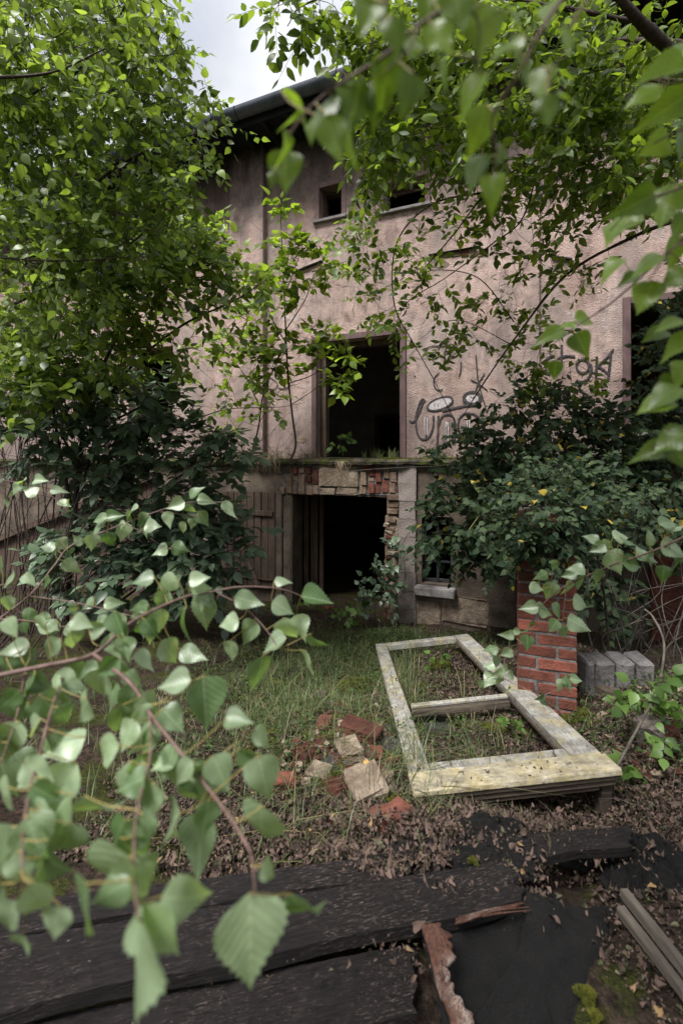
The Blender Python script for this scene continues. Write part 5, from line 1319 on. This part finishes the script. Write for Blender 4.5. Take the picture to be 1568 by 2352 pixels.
birch_branch('birch_branch', 'near birch branch with large blurred pale leaves hanging over the lower left', [
    ([(-70, 1565, .72), (100, 1530, .74), (215, 1502, .76), (285, 1442, .80), (334, 1411, .84), (422, 1372, .90), (475, 1362, .93), (551, 1348, .95), (640, 1352, .97), (700, 1372, 1.0)], .0042, .0012),
    ([(215, 1502, .76), (300, 1570, .70), (345, 1640, .65), (400, 1710, .60), (470, 1800, .55), (530, 1880, .50), (575, 1955, .46)], .0034, .0014),
    ([(500, 1362, .93), (560, 1395, .93), (606, 1440, .91), (640, 1490, .88)], .0016, .0009),
    ([(150, 1545, .73), (125, 1610, .66), (100, 1700, .58), (72, 1800, .50), (55, 1900, .44), (50, 2000, .40)], .0022, .0010),
    ([(345, 1640, .65), (345, 1740, .55), (315, 1860, .46), (308, 2000, .38), (318, 2110, .32)], .0018, .0009),
    ([(575, 1955, .46), (583, 2010, .42), (585, 2060, .37)], .0012, .0008),
    ([(60, 1530, .75), (40, 1640, .70), (0, 1760, .6)], .0016, .0008)],
    [(380, 1343, 62, 150), (369, 1382, 62, 130), (457, 1328, 46, -10), (460, 1350, 46, 5), (464, 1410, 86, 95), (352, 1442, 92, 95), (415, 1432, 78, 110), (524, 1432, 52, 160),
     (570, 1382, 66, 20), (650, 1397, 58, 30), (728, 1378, 74, 12), (662, 1455, 74, 75), (630, 1482, 64, 150), (572, 1452, 62, 120), (598, 1555, 94, 95), (708, 1532, 78, 80), (728, 1480, 58, 55), (530, 1497, 52, 90), (650, 1333, 40, -5), (690, 1440, 60, 70),
     (475, 1608, 112, 80), (300, 1612, 86, 110), (400, 1572, 78, 170), (390, 1505, 76, 60), (445, 1505, 66, 20), (330, 1520, 60, 60), (60, 1585, 84, 120), (40, 1490, 60, 160), (120, 1490, 60, 130), (170, 1475, 56, 80), (232, 1575, 84, 100), (270, 1480, 60, 60),
     (150, 1705, 96, 165), (232, 1738, 100, 150), (275, 1660, 84, 100), (370, 1905, 115, 140), (440, 1835, 115, 110), (462, 1935, 135, 85), (590, 1925, 150, 100), (608, 1790, 112, 75), (580, 1738, 72, 30), (548, 1655, 64, 0), (605, 1700, 66, 40),
     (320, 1790, 95, 60), (60, 1905, 135, 150), (72, 1995, 155, 120), (232, 2060, 225, 125), (190, 2105, 155, 100), (130, 2120, 84, 100), (310, 2232, 235, 98), (580, 2152, 200, 85), (695, 2112, 130, 65), (20, 2112, 95, 120), (42, 2185, 84, 110), (150, 1800, 110, 120),
     (30, 1700, 90, 110), (10, 1800, 110, 80), (215, 1880, 110, 70), (110, 1630, 80, 60), (180, 1640, 80, 120), (20, 1610, 70, 140), (300, 1985, 130, 70), (150, 1950, 120, 100), (400, 1760, 80, 70), (510, 1770, 80, 60), (250, 1530, 60, 140), (170, 1560, 74, 70), (10, 1540, 60, 100), (95, 1440, 54, 100), (30, 1440, 50, 60), (190, 1430, 50, 20), (330, 1330, 50, 170), (230, 1440, 52, -20),
     (620, 2010, 60, 50), (85, 2070, 90, 70), (265, 1920, 90, 120), (400, 1650, 70, 40), (90, 1780, 90, 40), (-10, 1950, 120, 80), (350, 1845, 90, 100), (125, 1870, 120, 130)],
    'birch', tuple(W(-70, 1565, .72)), 21, ls=1.06, extra=100)

birch_branch('birch_branch', 'slender birch branch with small sharp leaves in front of the elder bush', [
    ([(-40, 1450, 1.25), (67, 1369, 1.3), (123, 1302, 1.35), (165, 1253, 1.4), (264, 1211, 1.45), (369, 1172, 1.5), (432, 1154, 1.5), (520, 1154, 1.5)], .0034, .0010),
    ([(290, 1203, 1.46), (330, 1225, 1.46), (366, 1250, 1.46), (395, 1262, 1.46)], .0014, .0008), ([(369, 1176, 1.5), (420, 1181, 1.5), (460, 1186, 1.5)], .0012, .0008),
    ([(67, 1369, 1.3), (183, 1386, 1.3), (316, 1418, 1.3)], .0020, .0010), ([(-40, 1095, 1.5), (80, 1118, 1.5), (147, 1160, 1.5)], .0016, .0008), ([(-40, 1350, 1.25), (35, 1345, 1.25), (40, 1400, 1.25), (100, 1425, 1.25)], .0016, .0008),
    ([(-40, 1420, 1.2), (60, 1425, 1.2), (160, 1440, 1.2), (230, 1430, 1.2)], .0016, .0008)],
    [(69, 1128, 38, 200), (97, 1103, 35, 0), (134, 1126, 36, 0), (155, 1160, 28, 110), (225, 1191, 42, 180), (264, 1186, 42, -10), (225, 1214, 44, 130), (299, 1172, 42, 160), (295, 1193, 42, 110), (285, 1223, 46, 100), (211, 1248, 44, 95), (250, 1245, 44, 80), (179, 1239, 32, 230),
     (144, 1253, 36, 60), (120, 1280, 40, 110), (112, 1253, 36, 190), (163, 1305, 50, 45), (330, 1197, 42, 120), (353, 1207, 40, 0), (387, 1195, 42, 80), (404, 1160, 44, 160), (452, 1128, 42, -40), (473, 1147, 40, 0), (524, 1174, 50, 60), (467, 1193, 44, 60), (418, 1214, 34, 120), (366, 1264, 42, 150), (415, 1262, 44, 20),
     (70, 1332, 40, 30), (14, 1337, 54, 140), (200, 1388, 40, 140), (260, 1385, 40, 0), (67, 1417, 44, 100), (169, 1415, 40, 120), (102, 1441, 52, 200), (123, 1445, 46, 110), (225, 1429, 44, 170), (280, 1431, 42, 60), (169, 1448, 42, 20), (20, 1390, 46, 100), (0, 1300, 44, 100), (45, 1105, 30, 170), (10, 1160, 30, 90)],
    'birch', tuple(W(-40, 1450, 1.25)), 22, extra=12)

birch_branch('birch_branch', 'birch branch with grey-green leaves hanging in front of the brick pillar', [
    ([(1640, 1200, 1.15), (1500, 1265, 1.25), (1400, 1300, 1.35), (1300, 1345, 1.45), (1262, 1372, 1.5), (1235, 1400, 1.5)], .0034, .0010), ([(1300, 1345, 1.45), (1294, 1400, 1.45), (1290, 1440, 1.45)], .0014, .0008),
    ([(1235, 1400, 1.5), (1226, 1445, 1.5), (1190, 1478, 1.55), (1150, 1492, 1.6), (1140, 1500, 1.65)], .0013, .0008), ([(1450, 1282, 1.3), (1380, 1262, 1.35), (1350, 1255, 1.35)], .0012, .0008), ([(1262, 1372, 1.5), (1268, 1320, 1.5), (1285, 1295, 1.5)], .0010, .0007)],
    [(1240, 1322, 34, 160), (1274, 1300, 28, 110), (1322, 1308, 42, 180), (1307, 1322, 34, 160), (1411, 1293, 64, 60), (1374, 1331, 50, 75), (1453, 1298, 56, 10), (1337, 1346, 50, 55), (1263, 1362, 52, 100), (1230, 1350, 32, 10), (1301, 1350, 38, 110), (1215, 1399, 42, 170), (1251, 1405, 46, 20), (1277, 1404, 42, 60),
     (1340, 1387, 54, 20), (1270, 1440, 38, 120), (1295, 1454, 38, 70), (1328, 1432, 56, 25), (1220, 1450, 44, 80), (1162, 1457, 34, 180), (1209, 1477, 40, 95), (1188, 1450, 22, 10), (1123, 1491, 40, 170), (1162, 1501, 32, 140), (1138, 1506, 28, 60), (1141, 1523, 28, 100),
     (1358, 1237, 36, 200), (1428, 1234, 42, 0), (1368, 1259, 40, 150), (1393, 1252, 32, 60), (1451, 1242, 54, 10), (1508, 1239, 52, 15), (1554, 1217, 48, 0), (1549, 1260, 70, 25), (1483, 1274, 56, 30), (1498, 1290, 50, 60), (1534, 1197, 46, -20), (1560, 1300, 60, 60), (1520, 1320, 44, 100)],
    'birch', tuple(W(1640, 1200, 1.15)), 23)
birch_branch('birch_branch', 'small low birch shoot lying over the right stile of the fallen frame', [
    ([(1290, 1640, 2.1), (1240, 1600, 2.1), (1180, 1570, 2.2), (1130, 1545, 2.3)], .003, .0012), ([(1240, 1600, 2.1), (1290, 1580, 2.1), (1330, 1565, 2.1)], .002, .001)],
    [(1120, 1560, 40, 130), (1142, 1548, 34, 160), (1163, 1537, 28, 40), (1165, 1588, 26, 100), (1251, 1612, 34, 30), (1236, 1600, 28, 150), (1304, 1568, 38, 70), (1286, 1576, 34, 110), (1322, 1561, 30, 5), (1150, 1570, 32, 60), (1125, 1530, 30, 180), (1180, 1552, 30, 0), (1105, 1575, 26, 110)],
    'weed_b' if False else 'birch', tuple(gpt(1300, 1660)), 24)

birch_branch('birch_branch', 'very near blurred birch twigs hanging from the top right into the sky gap', [
    ([(1360, -80, .55), (1260, 40, .55), (1190, 170, .57), (1130, 270, .6), (1140, 350, .62), (1130, 410, .63)], .0026, .0010), ([(1240, -80, .55), (1060, 0, .55), (960, 60, .56), (880, 130, .58), (800, 180, .6), (725, 235, .62), (668, 305, .64), (655, 350, .65)], .0026, .0009),
    ([(1400, -60, .5), (1320, 40, .5), (1300, 110, .5), (1260, 170, .52)], .0018, .0009), ([(920, -80, .5), (880, 20, .5), (850, 120, .52)], .0018, .0009), ([(800, 180, .6), (775, 160, .6), (750, 158, .6)], .0009, .0006), ([(960, 60, .56), (940, 110, .56), (890, 160, .57)], .0012, .0008), ([(1060, 0, .55), (1100, 60, .55), (1090, 160, .57)], .0014, .0008)],
    [(836, 58, 84, 100), (906, 78, 84, 80), (886, 176, 104, 95), (931, 125, 112, 95), (938, 213, 92, 100), (818, 236, 112, 100), (790, 301, 92, 110), (1016, 150, 64, 120), (1102, 68, 120, 90), (1157, 105, 84, 140), (1082, 203, 94, 135), (1104, 288, 98, 105), (1092, 393, 84, 115), (1144, 358, 54, 110),
     (1128, 440, 80, 95), (1242, 192, 78, 100), (1258, 248, 68, 85), (1313, 221, 68, 5), (1298, 96, 78, 90), (1262, 32, 84, 120), (1052, 22, 94, 80), (981, 32, 84, 100), (684, 231, 84, 30), (665, 288, 64, 150), (655, 335, 68, 90), (655, 388, 88, 90), (626, 411, 34, 100), (714, 292, 58, 110), (741, 257, 84, 120),
     (767, 311, 102, 70), (864, 227, 92, 100), (748, 160, 50, 5), (1010, 90, 80, 60), (1180, 40, 90, 60), (870, 20, 80, 60), (1200, 150, 70, 70)],
    'near', tuple(W(1360, -80, .55)), 25, ds=.66, ls=1.12)
birch_branch('birch_branch', 'near blurred birch twigs entering from the right edge over the graffiti', [
    ([(1640, 400, .75), (1540, 440, .76), (1460, 470, .78), (1400, 530, .8)], .0022, .0009), ([(1660, 470, .75), (1510, 600, .85), (1410, 690, .95), (1330, 745, 1.0), (1270, 790, 1.0)], .0022, .0009), ([(1660, 840, .8), (1580, 890, .8), (1520, 915, .82)], .0018, .0008),
    ([(1660, 980, .8), (1560, 1005, .8), (1490, 1025, .82)], .0018, .0008), ([(1660, 680, .75), (1570, 760, .8), (1520, 800, .82)], .0018, .0008), ([(1660, 560, .7), (1560, 560, .72), (1490, 640, .75)], .0018, .0008), ([(1660, 130, .7), (1560, 190, .72), (1490, 180, .74)], .0022, .0009), ([(1660, 290, .72), (1560, 300, .74), (1500, 330, .75)], .002, .0009)],
    [(1412, 522, 104, 125), (1462, 470, 90, 150), (1530, 470, 110, 110), (1490, 605, 74, 150), (1478, 690, 100, 115), (1555, 580, 86, 80), (1550, 640, 70, 150), (1262, 768, 72, 170), (1345, 733, 54, 10), (1332, 795, 64, 70), (1276, 850, 46, 90), (1300, 745, 40, 160), (1500, 930, 84, 160), (1520, 912, 90, 150), (1545, 885, 70, 10), (1540, 1012, 90, 150),
     (1498, 1035, 80, 170), (1550, 1050, 80, 70), (1555, 790, 76, 150), (1535, 745, 70, 165), (1560, 860, 70, 120), (1500, 770, 60, 160), (1520, 165, 110, 170), (1540, 240, 100, 150), (1480, 210, 80, 160), (1560, 330, 90, 100), (1500, 340, 80, 150), (1560, 120, 90, 150), (1400, 610, 60, 150), (1440, 640, 50, 160), (1560, 520, 70, 120)],
    'near', tuple(W(1640, 400, .75)), 26, ds=.75, ls=1.05)

# ------------------------------------------------------------------ ground cover nobody could count
def scatter_leaves(name, P, FR, S, kind, m, label, cat):
    Vs, Fs, b = [], [], 0; n = len(P); var = rng.integers(0, 3, n)
    for k in range(3):
        ii = np.nonzero(var == k)[0]
        V0, F0, _ = LK[kind][k]
        if m is L['litter']: V0 = V0 * np.array([1, 1, 1.0]) + np.array([0, 0, 1]) * (.35 * np.sin(V0[:, 1:2] * 7 + k) * np.abs(V0[:, :1] + .1))
        V = np.einsum('nij,vj->nvi', FR[ii] * S[ii][:, None, None], V0) + P[ii][:, None, :]
        Vs.append(V.reshape(-1, 3)); Fs.append((F0[None] + (np.arange(len(ii)) * len(V0))[:, None, None] + b).reshape(-1, 3)); b += V.shape[0] * V.shape[1]
    o = obj(name, mesh_tri(name, np.concatenate(Vs), np.concatenate(Fs), m, False)); top(o, label, cat, kind='stuff')
def gscatter(regs):
    out = []
    for (x, y, rx, ry, n) in regs:
        r_ = np.sqrt(rng.random(n)); a = rng.random(n) * 6.283; out.append(np.stack([x + r_ * np.cos(a) * rx, y + r_ * np.sin(a) * ry], -1))
    return np.concatenate(out)
G2 = gscatter([(.6, 1.98, 1.4, .22, 15000), (1.7, 2.3, .9, .7, 13000), (-.3, 2.0, 1.0, .3, 6000), (-.4, 2.5, .9, .4, 1200), (.8, 3.4, .55, 1.4, 5500), (1.9, 3.8, 1.2, 1.6, 9000), (-.2, 3.4, 1.4, 1.3, 5000), (.2, 6.2, 2.5, 1.2, 2500), (1.5, 1.4, .7, .5, 5000)])
n = len(G2); z = ground_z(G2[:, 0], G2[:, 1]) + rng.uniform(.004, .035, n)
nr = rng.normal(0, .6, (n, 3)); nr[:, 2] += 1; tp = rng.normal(0, 1, (n, 3)); tp[:, 2] *= .35
scatter_leaves('leaf_litter', np.column_stack([G2, z]), frames(tp, nr), np.minimum(rng.gamma(2.2, .0050, n) + .005, .042), 'dry', L['litter'], 'brown and pinkish dry leaf litter covering the ground', 'leaf litter')
# leaves lying on the boards
def board_pts(regs):
    out = []
    for (x, y, rx, ry, n, dz) in regs:
        n = int(n * 1.4)
        for i in range(n):
            px = x + rnd.gauss(0, rx); py = y + rnd.gauss(0, ry); p = hW(px, py, hb(px) - dz); out.append((p.x, p.y, p.z))
    return np.array(out)
BP = board_pts([(960, 1965, 60, 12, 200, .0), (890, 1990, 50, 12, 120, .006), (1080, 1930, 90, 14, 160, .0), (1000, 1895, 120, 12, 500, -.06), (1080, 1875, 160, 12, 400, -.08), (1185, 1990, 40, 20, 130, .0), (1235, 2060, 20, 30, 60, -.02), (1010, 2030, 50, 12, 60, .008), (1190, 2155, 18, 8, 24, -.05), (800, 1952, 60, 12, 90, .0), (1420, 1960, 60, 30, 60, -.06), (1240, 1900, 80, 14, 60, -.02), (930, 2200, 40, 20, 30, -.045), (1290, 2300, 160, 60, 30, -.09), (1180, 2200, 60, 60, 20, -.07), (600, 2180, 200, 40, 16, .002), (860, 2100, 120, 30, 20, .002), (500, 2060, 120, 20, 14, .0)])
n = len(BP); nr = rng.normal(0, .5, (n, 3)); nr[:, 2] += 1; tp = rng.normal(0, 1, (n, 3)); tp[:, 2] *= .3
scatter_leaves('leaf_litter', BP, frames(tp, nr), np.minimum(rng.gamma(2.2, .0050, n) + .005, .035), 'dry', L['litter'], 'curled dry leaves lying on and between the black boards', 'leaf litter')
FP = np.array([M @ Vector((rnd.uniform(0, FW), rnd.uniform(0, .25) if rnd.random() < .5 else rnd.uniform(0, FLn), .012)) for _ in range(70)])
uu = np.array([M.inverted() @ Vector(p) for p in FP]); keep = (uu[:, 0] < .11) | (uu[:, 0] > FW - .14) | (uu[:, 1] < .25) | (uu[:, 1] > FLn - .1)
FP = FP[keep]; n = len(FP); nr = rng.normal(0, .3, (n, 3)); nr[:, 2] += 1; tp = rng.normal(0, 1, (n, 3)); tp[:, 2] *= .1
scatter_leaves('leaf_litter', FP, frames(tp, nr), np.minimum(rng.gamma(2, .006, n) + .004, .04), 'dry', L['litter'], 'small dry leaf scraps lying on the fallen frame', 'leaf litter')

def blades(name, regs, m, lab, hmin, hmax, w_, lean=.5, zf=None, cat='grass'):
    Vs, Fs = [], []; b = 0
    for (x, y, rx, ry, n_t, per) in regs:
        c = np.column_stack([x + rng.normal(0, rx, n_t), y + rng.normal(0, ry, n_t)])
        c = np.repeat(c, per, 0) + rng.normal(0, .022, (n_t * per, 2)); n_ = len(c)
        z0 = (ground_z(c[:, 0], c[:, 1]) if zf is None else np.full(n_, zf)) - .005
        h = rng.uniform(hmin, hmax, n_); a = rng.random(n_) * 6.283; ln = np.abs(rng.normal(0, lean, n_)) * h
        dx, dy = np.cos(a), np.sin(a); px_, py_ = -dy * w_ * rng.uniform(.6, 1.3, n_), dx * w_ * rng.uniform(.6, 1.3, n_)
        V = []
        for t, wt in ((0, 1), (.35, .9), (.7, .6), (1, 0)):
            cx = c[:, 0] + dx * ln * t ** 1.8; cy = c[:, 1] + dy * ln * t ** 1.8; cz = z0 + h * (t - .32 * t * t * np.minimum(ln / h * 1.6, 2.0))
            if wt: V += [np.column_stack([cx - px_ * wt, cy - py_ * wt, cz]), np.column_stack([cx + px_ * wt, cy + py_ * wt, cz])]
            else: V += [np.column_stack([cx, cy, cz])]
        V = np.stack(V, 1)
        F = np.array([(0, 1, 3), (0, 3, 2), (2, 3, 5), (2, 5, 4), (4, 5, 6)])
        Vs.append(V.reshape(-1, 3)); Fs.append((F[None] + (np.arange(n_) * 7)[:, None, None] + b).reshape(-1, 3)); b += n_ * 7
    o = obj(name, mesh_tri(name, np.concatenate(Vs), np.concatenate(Fs), m, False)); top(o, lab, cat, kind='stuff')
blades('grass', [(-.45, 3.7, .45, .6, 200, 16), (.05, 4.8, .5, .4, 150, 14), (-.1, 3.0, .35, .35, 40, 8), (.55, 4.1, .08, .5, 46, 16), (.62, 2.75, .18, .18, 14, 10), (-.5, 2.5, .5, .4, 70, 12), (.2, 2.35, .25, .2, 34, 10), (.4, 2.3, .05, .25, 20, 10), (1.0, 5.4, .7, .4, 110, 12), (.4, 6.4, .9, .4, 110, 12), (1.5, 3.0, .15, .2, 10, 8),
                 (-1.5, 4.5, 1.0, .8, 160, 12), (1.0, 3.0, .2, .3, 20, 8), (1.9, 2.6, .5, .5, 40, 8), (-1.2, 3.0, .5, .5, 60, 10)], L['grass'], 'thin green grass growing over the rubble and through the fallen frame', .05, .19, .0018, 1.0)
blades('grass', [(-.1, 3.3, .45, .6, 60, 8), (.0, 4.4, .6, .5, 60, 8), (.5, 3.8, .12, .6, 24, 8), (.1, 2.25, .3, .2, 12, 3), (.38, 2.4, .04, .2, 9, 4), (.75, 2.65, .2, .2, 6, 3), (-.2, 2.1, .3, .15, 10, 3)], L['grass'], 'long arching grass blades left of the fallen frame', .14, .34, .0024, 1.1)
U2 = gscatter([(-.5, 4.2, .9, 1.2, 500), (.3, 5.4, .8, .8, 500), (.5, 3.0, .4, .3, 70), (1.9, 3.2, .6, .9, 350), (-.6, 2.6, .5, .4, 120), (1.0, 5.6, .8, .3, 200)])
U2 = np.repeat(U2, 5, 0) + rng.normal(0, .035, (len(U2) * 5, 2)); n = len(U2); U3 = np.column_stack([U2, ground_z(U2[:, 0], U2[:, 1]) + rng.uniform(.02, .13, n)])
tp = rng.normal(0, 1, (n, 3)); tp[:, 2] = rng.normal(.1, .4, n); nr = rng.normal(0, .5, (n, 3)); nr[:, 2] += 1
scatter_leaves('undergrowth', U3, frames(tp, nr), rng.uniform(.012, .034, n), 'oval', L['under'], 'low tangled weeds among the grass and rubble', 'undergrowth')
def ledge_pts(px): 
    s, _ = fac(px, 1050, -.3); return (BX + s * UX + -.3 * .3838, BY + s * UY - .3 * .9235)
for (pa, n_, mm_, lab) in (((545, 560, 580, 600, 625, 650, 700, 715), 7, 'dry', 'straw-coloured grass on the ledge below the saplings'), ((850, 880, 900, 980, 1010), 6, 'grass', 'green grass tuft on the ledge in the upper doorway')):
    blades('grass', [(*ledge_pts(p), .08, .05, n_, 12) for p in pa], L[mm_], lab, .06, .26, .0035, .5, zf=3.0)
# straw hanging over the ledge edge
tb = Tubes(); o_ = W(785, 1070, 6.7)
for i in range(26):
    x = 785 + rnd.gauss(0, 6); D = 6.78; Lh = rnd.uniform(20, 58)
    tb.add([W(x, 1060, D) - o_, W(x + rnd.gauss(0, 3), 1068, D - .05) - o_, W(x + rnd.gauss(0, 6), 1068 + Lh * .5, D - .06) - o_, W(x + rnd.gauss(0, 9), 1068 + Lh, D - .05) - o_], .004, .002, 3)
for i in range(60):
    x = rnd.uniform(550, 640); D = 7.25; Lh = rnd.uniform(10, 42)
    tb.add([W(x, 1052, D) - o_, W(x + rnd.gauss(0, 4), 1056, D - .06) - o_, W(x + rnd.gauss(0, 8), 1056 + Lh, D - .06) - o_], .003, .0015, 3)
top(obj('hanging_straw', tb.mesh('hanging_straw'), None, L['dry'], loc=o_), 'dry straw hanging over the edge of the ledge', 'straw', kind='stuff')

def moss(name, regs, lab, sc=1.0):
    P, Nn = [], []
    for (px, py, r_, hz, n_, mode) in regs:
        if mode == 'g': c = gpt(px, py)
        else: c = mode
        a = rng.random(n_) * 6.283; q = np.sqrt(rng.random(n_)) * (1 + .25 * np.sin(a * 3 + px))
        x = np.cos(a) * q * r_; y = np.sin(a) * q * r_; z = hz * np.sqrt(np.clip(1 - q * q * .8, 0, 1)) * (.8 + .2 * np.sin(x * 60) * np.cos(y * 50))
        gx_, gy_ = c.x + x, c.y + y
        gzz = ground_z(gx_, gy_) if mode == 'g' else np.full(n_, c.z)
        P.append(np.column_stack([gx_, gy_, gzz + z - .006])); Nn.append(np.column_stack([x / r_ * .8, y / r_ * .8, np.ones(n_)]))
    P = np.concatenate(P); Nn = np.concatenate(Nn); n_ = len(P)
    tip = Nn * .9 + rng.normal(0, .55, (n_, 3)); S = rng.uniform(.008, .017, n_) * sc
    nr = rng.normal(0, 1, (n_, 3))
    FR = frames(tip, nr)
    V0 = np.array([(-.28, 0, 0), (.28, 0, 0), (0, 1, .1)]); V = np.einsum('nij,vj->nvi', FR * S[:, None, None], V0) + P[:, None, :]
    F = np.arange(n_ * 3).reshape(-1, 3)
    o = obj(name, mesh_tri(name, V.reshape(-1, 3), F, MAT['moss'], False)); top(o, lab, 'moss', kind='stuff')
moss('moss', [(810, 1590, .18, .12, 11000, 'g'), (870, 1560, .12, .05, 4000, 'g'), (730, 1700, .14, .03, 4000, 'g'), (820, 1770, .08, .03, 2500, 'g'), (1060, 1500, .10, .03, 2500, 'g'), (960, 1580, .07, .03, 1500, 'g'), (1010, 1530, .12, .04, 3500, 'g'), (1130, 1680, .10, .04, 3500, 'g'), (1050, 1660, .07, .02, 1500, 'g'), (855, 1660, .10, .02, 2600, 'g'), (780, 1650, .10, .015, 1600, 'g'), (930, 1650, .08, .02, 1600, 'g'), (760, 1800, .12, .05, 4500, 'g'), (900, 1850, .09, .05, 3500, 'g'), (880, 1735, .07, .03, 2000, 'g'),
              (1330, 1650, .10, .04, 2200, 'g'), (1480, 1630, .12, .05, 2500, 'g'), (700, 1640, .09, .02, 1500, 'g'), (1110, 1610, .08, .02, 1500, 'g'), (600, 1700, .12, .03, 2500, 'g'), (1290, 1640, .05, .03, 700, 'g'), (640, 1580, .14, .03, 2500, 'g')],
     'yellow-green moss cushions over the rubble')
moss('moss', [(1345, 2285, .026, .012, 3000, hW(1345, 2285, 1.49)), (1365, 2330, .016, .008, 1200, hW(1365, 2330, 1.49)), (1085, 1975, .016, .006, 700, hW(1085, 1975, 1.41))], 'small bright moss tufts growing on the black felt', .42)
P_ = []
for px in range(560, 1080, 6):
    s, _ = fac(px, 1050, -.45); yy = -.52 + rnd.uniform(-.02, .12)
    P_.append((px, 1050, .055, .012 if px < 880 else .03, 90 if px < 880 else 260, Vector((BX + s * UX + yy * .3838, BY + s * UY + yy * .9235, 3.0))))
moss('moss', P_, 'moss along the front edge of the ledge')
# fallen yellow leaves that stand out
for i, (px, py, lab) in enumerate(((842, 1808, 'bright orange-yellow fallen leaf on the mossy lump'), (1098, 1618, 'pale yellow fallen leaf inside the far half of the frame'), (1062, 1590, 'small cream leaf scrap on the soil inside the frame'))):
    p = gpt(px, py); o = obj('fallen_leaf', leaf_mesh('fallen_leaf', LK['mid'][1], simple('yellow_dead_leaf', (.5, .28, .08), (.62, .42, .15), 30) if i == 0 else MAT['petiole']), None, None, loc=p + Vector((0, 0, .11 if i == 0 else .02)))
    o.scale = (.05 - .012 * i,) * 3; o.rotation_euler = (.3, .2, i * 1.7); top(o, lab, 'leaf')
tb = Tubes()
for i in range(520):
    px, py = rnd.uniform(350, 1560), rnd.uniform(1480, 1930); p = gpt(px, py); a = rnd.uniform(0, 6.28); l_ = rnd.uniform(.05, .25); d = Vector((math.cos(a), math.sin(a), rnd.uniform(-.05, .35))) * l_
    tb.add([p, p + d * .5 + Vector((0, 0, .02)), p + d], .002, .001, 3)
top(obj('fallen_twigs', tb.mesh('fallen_twigs'), None, MAT['bark_pale']), 'thin dry twigs strewn over the soil', 'twigs', kind='stuff')
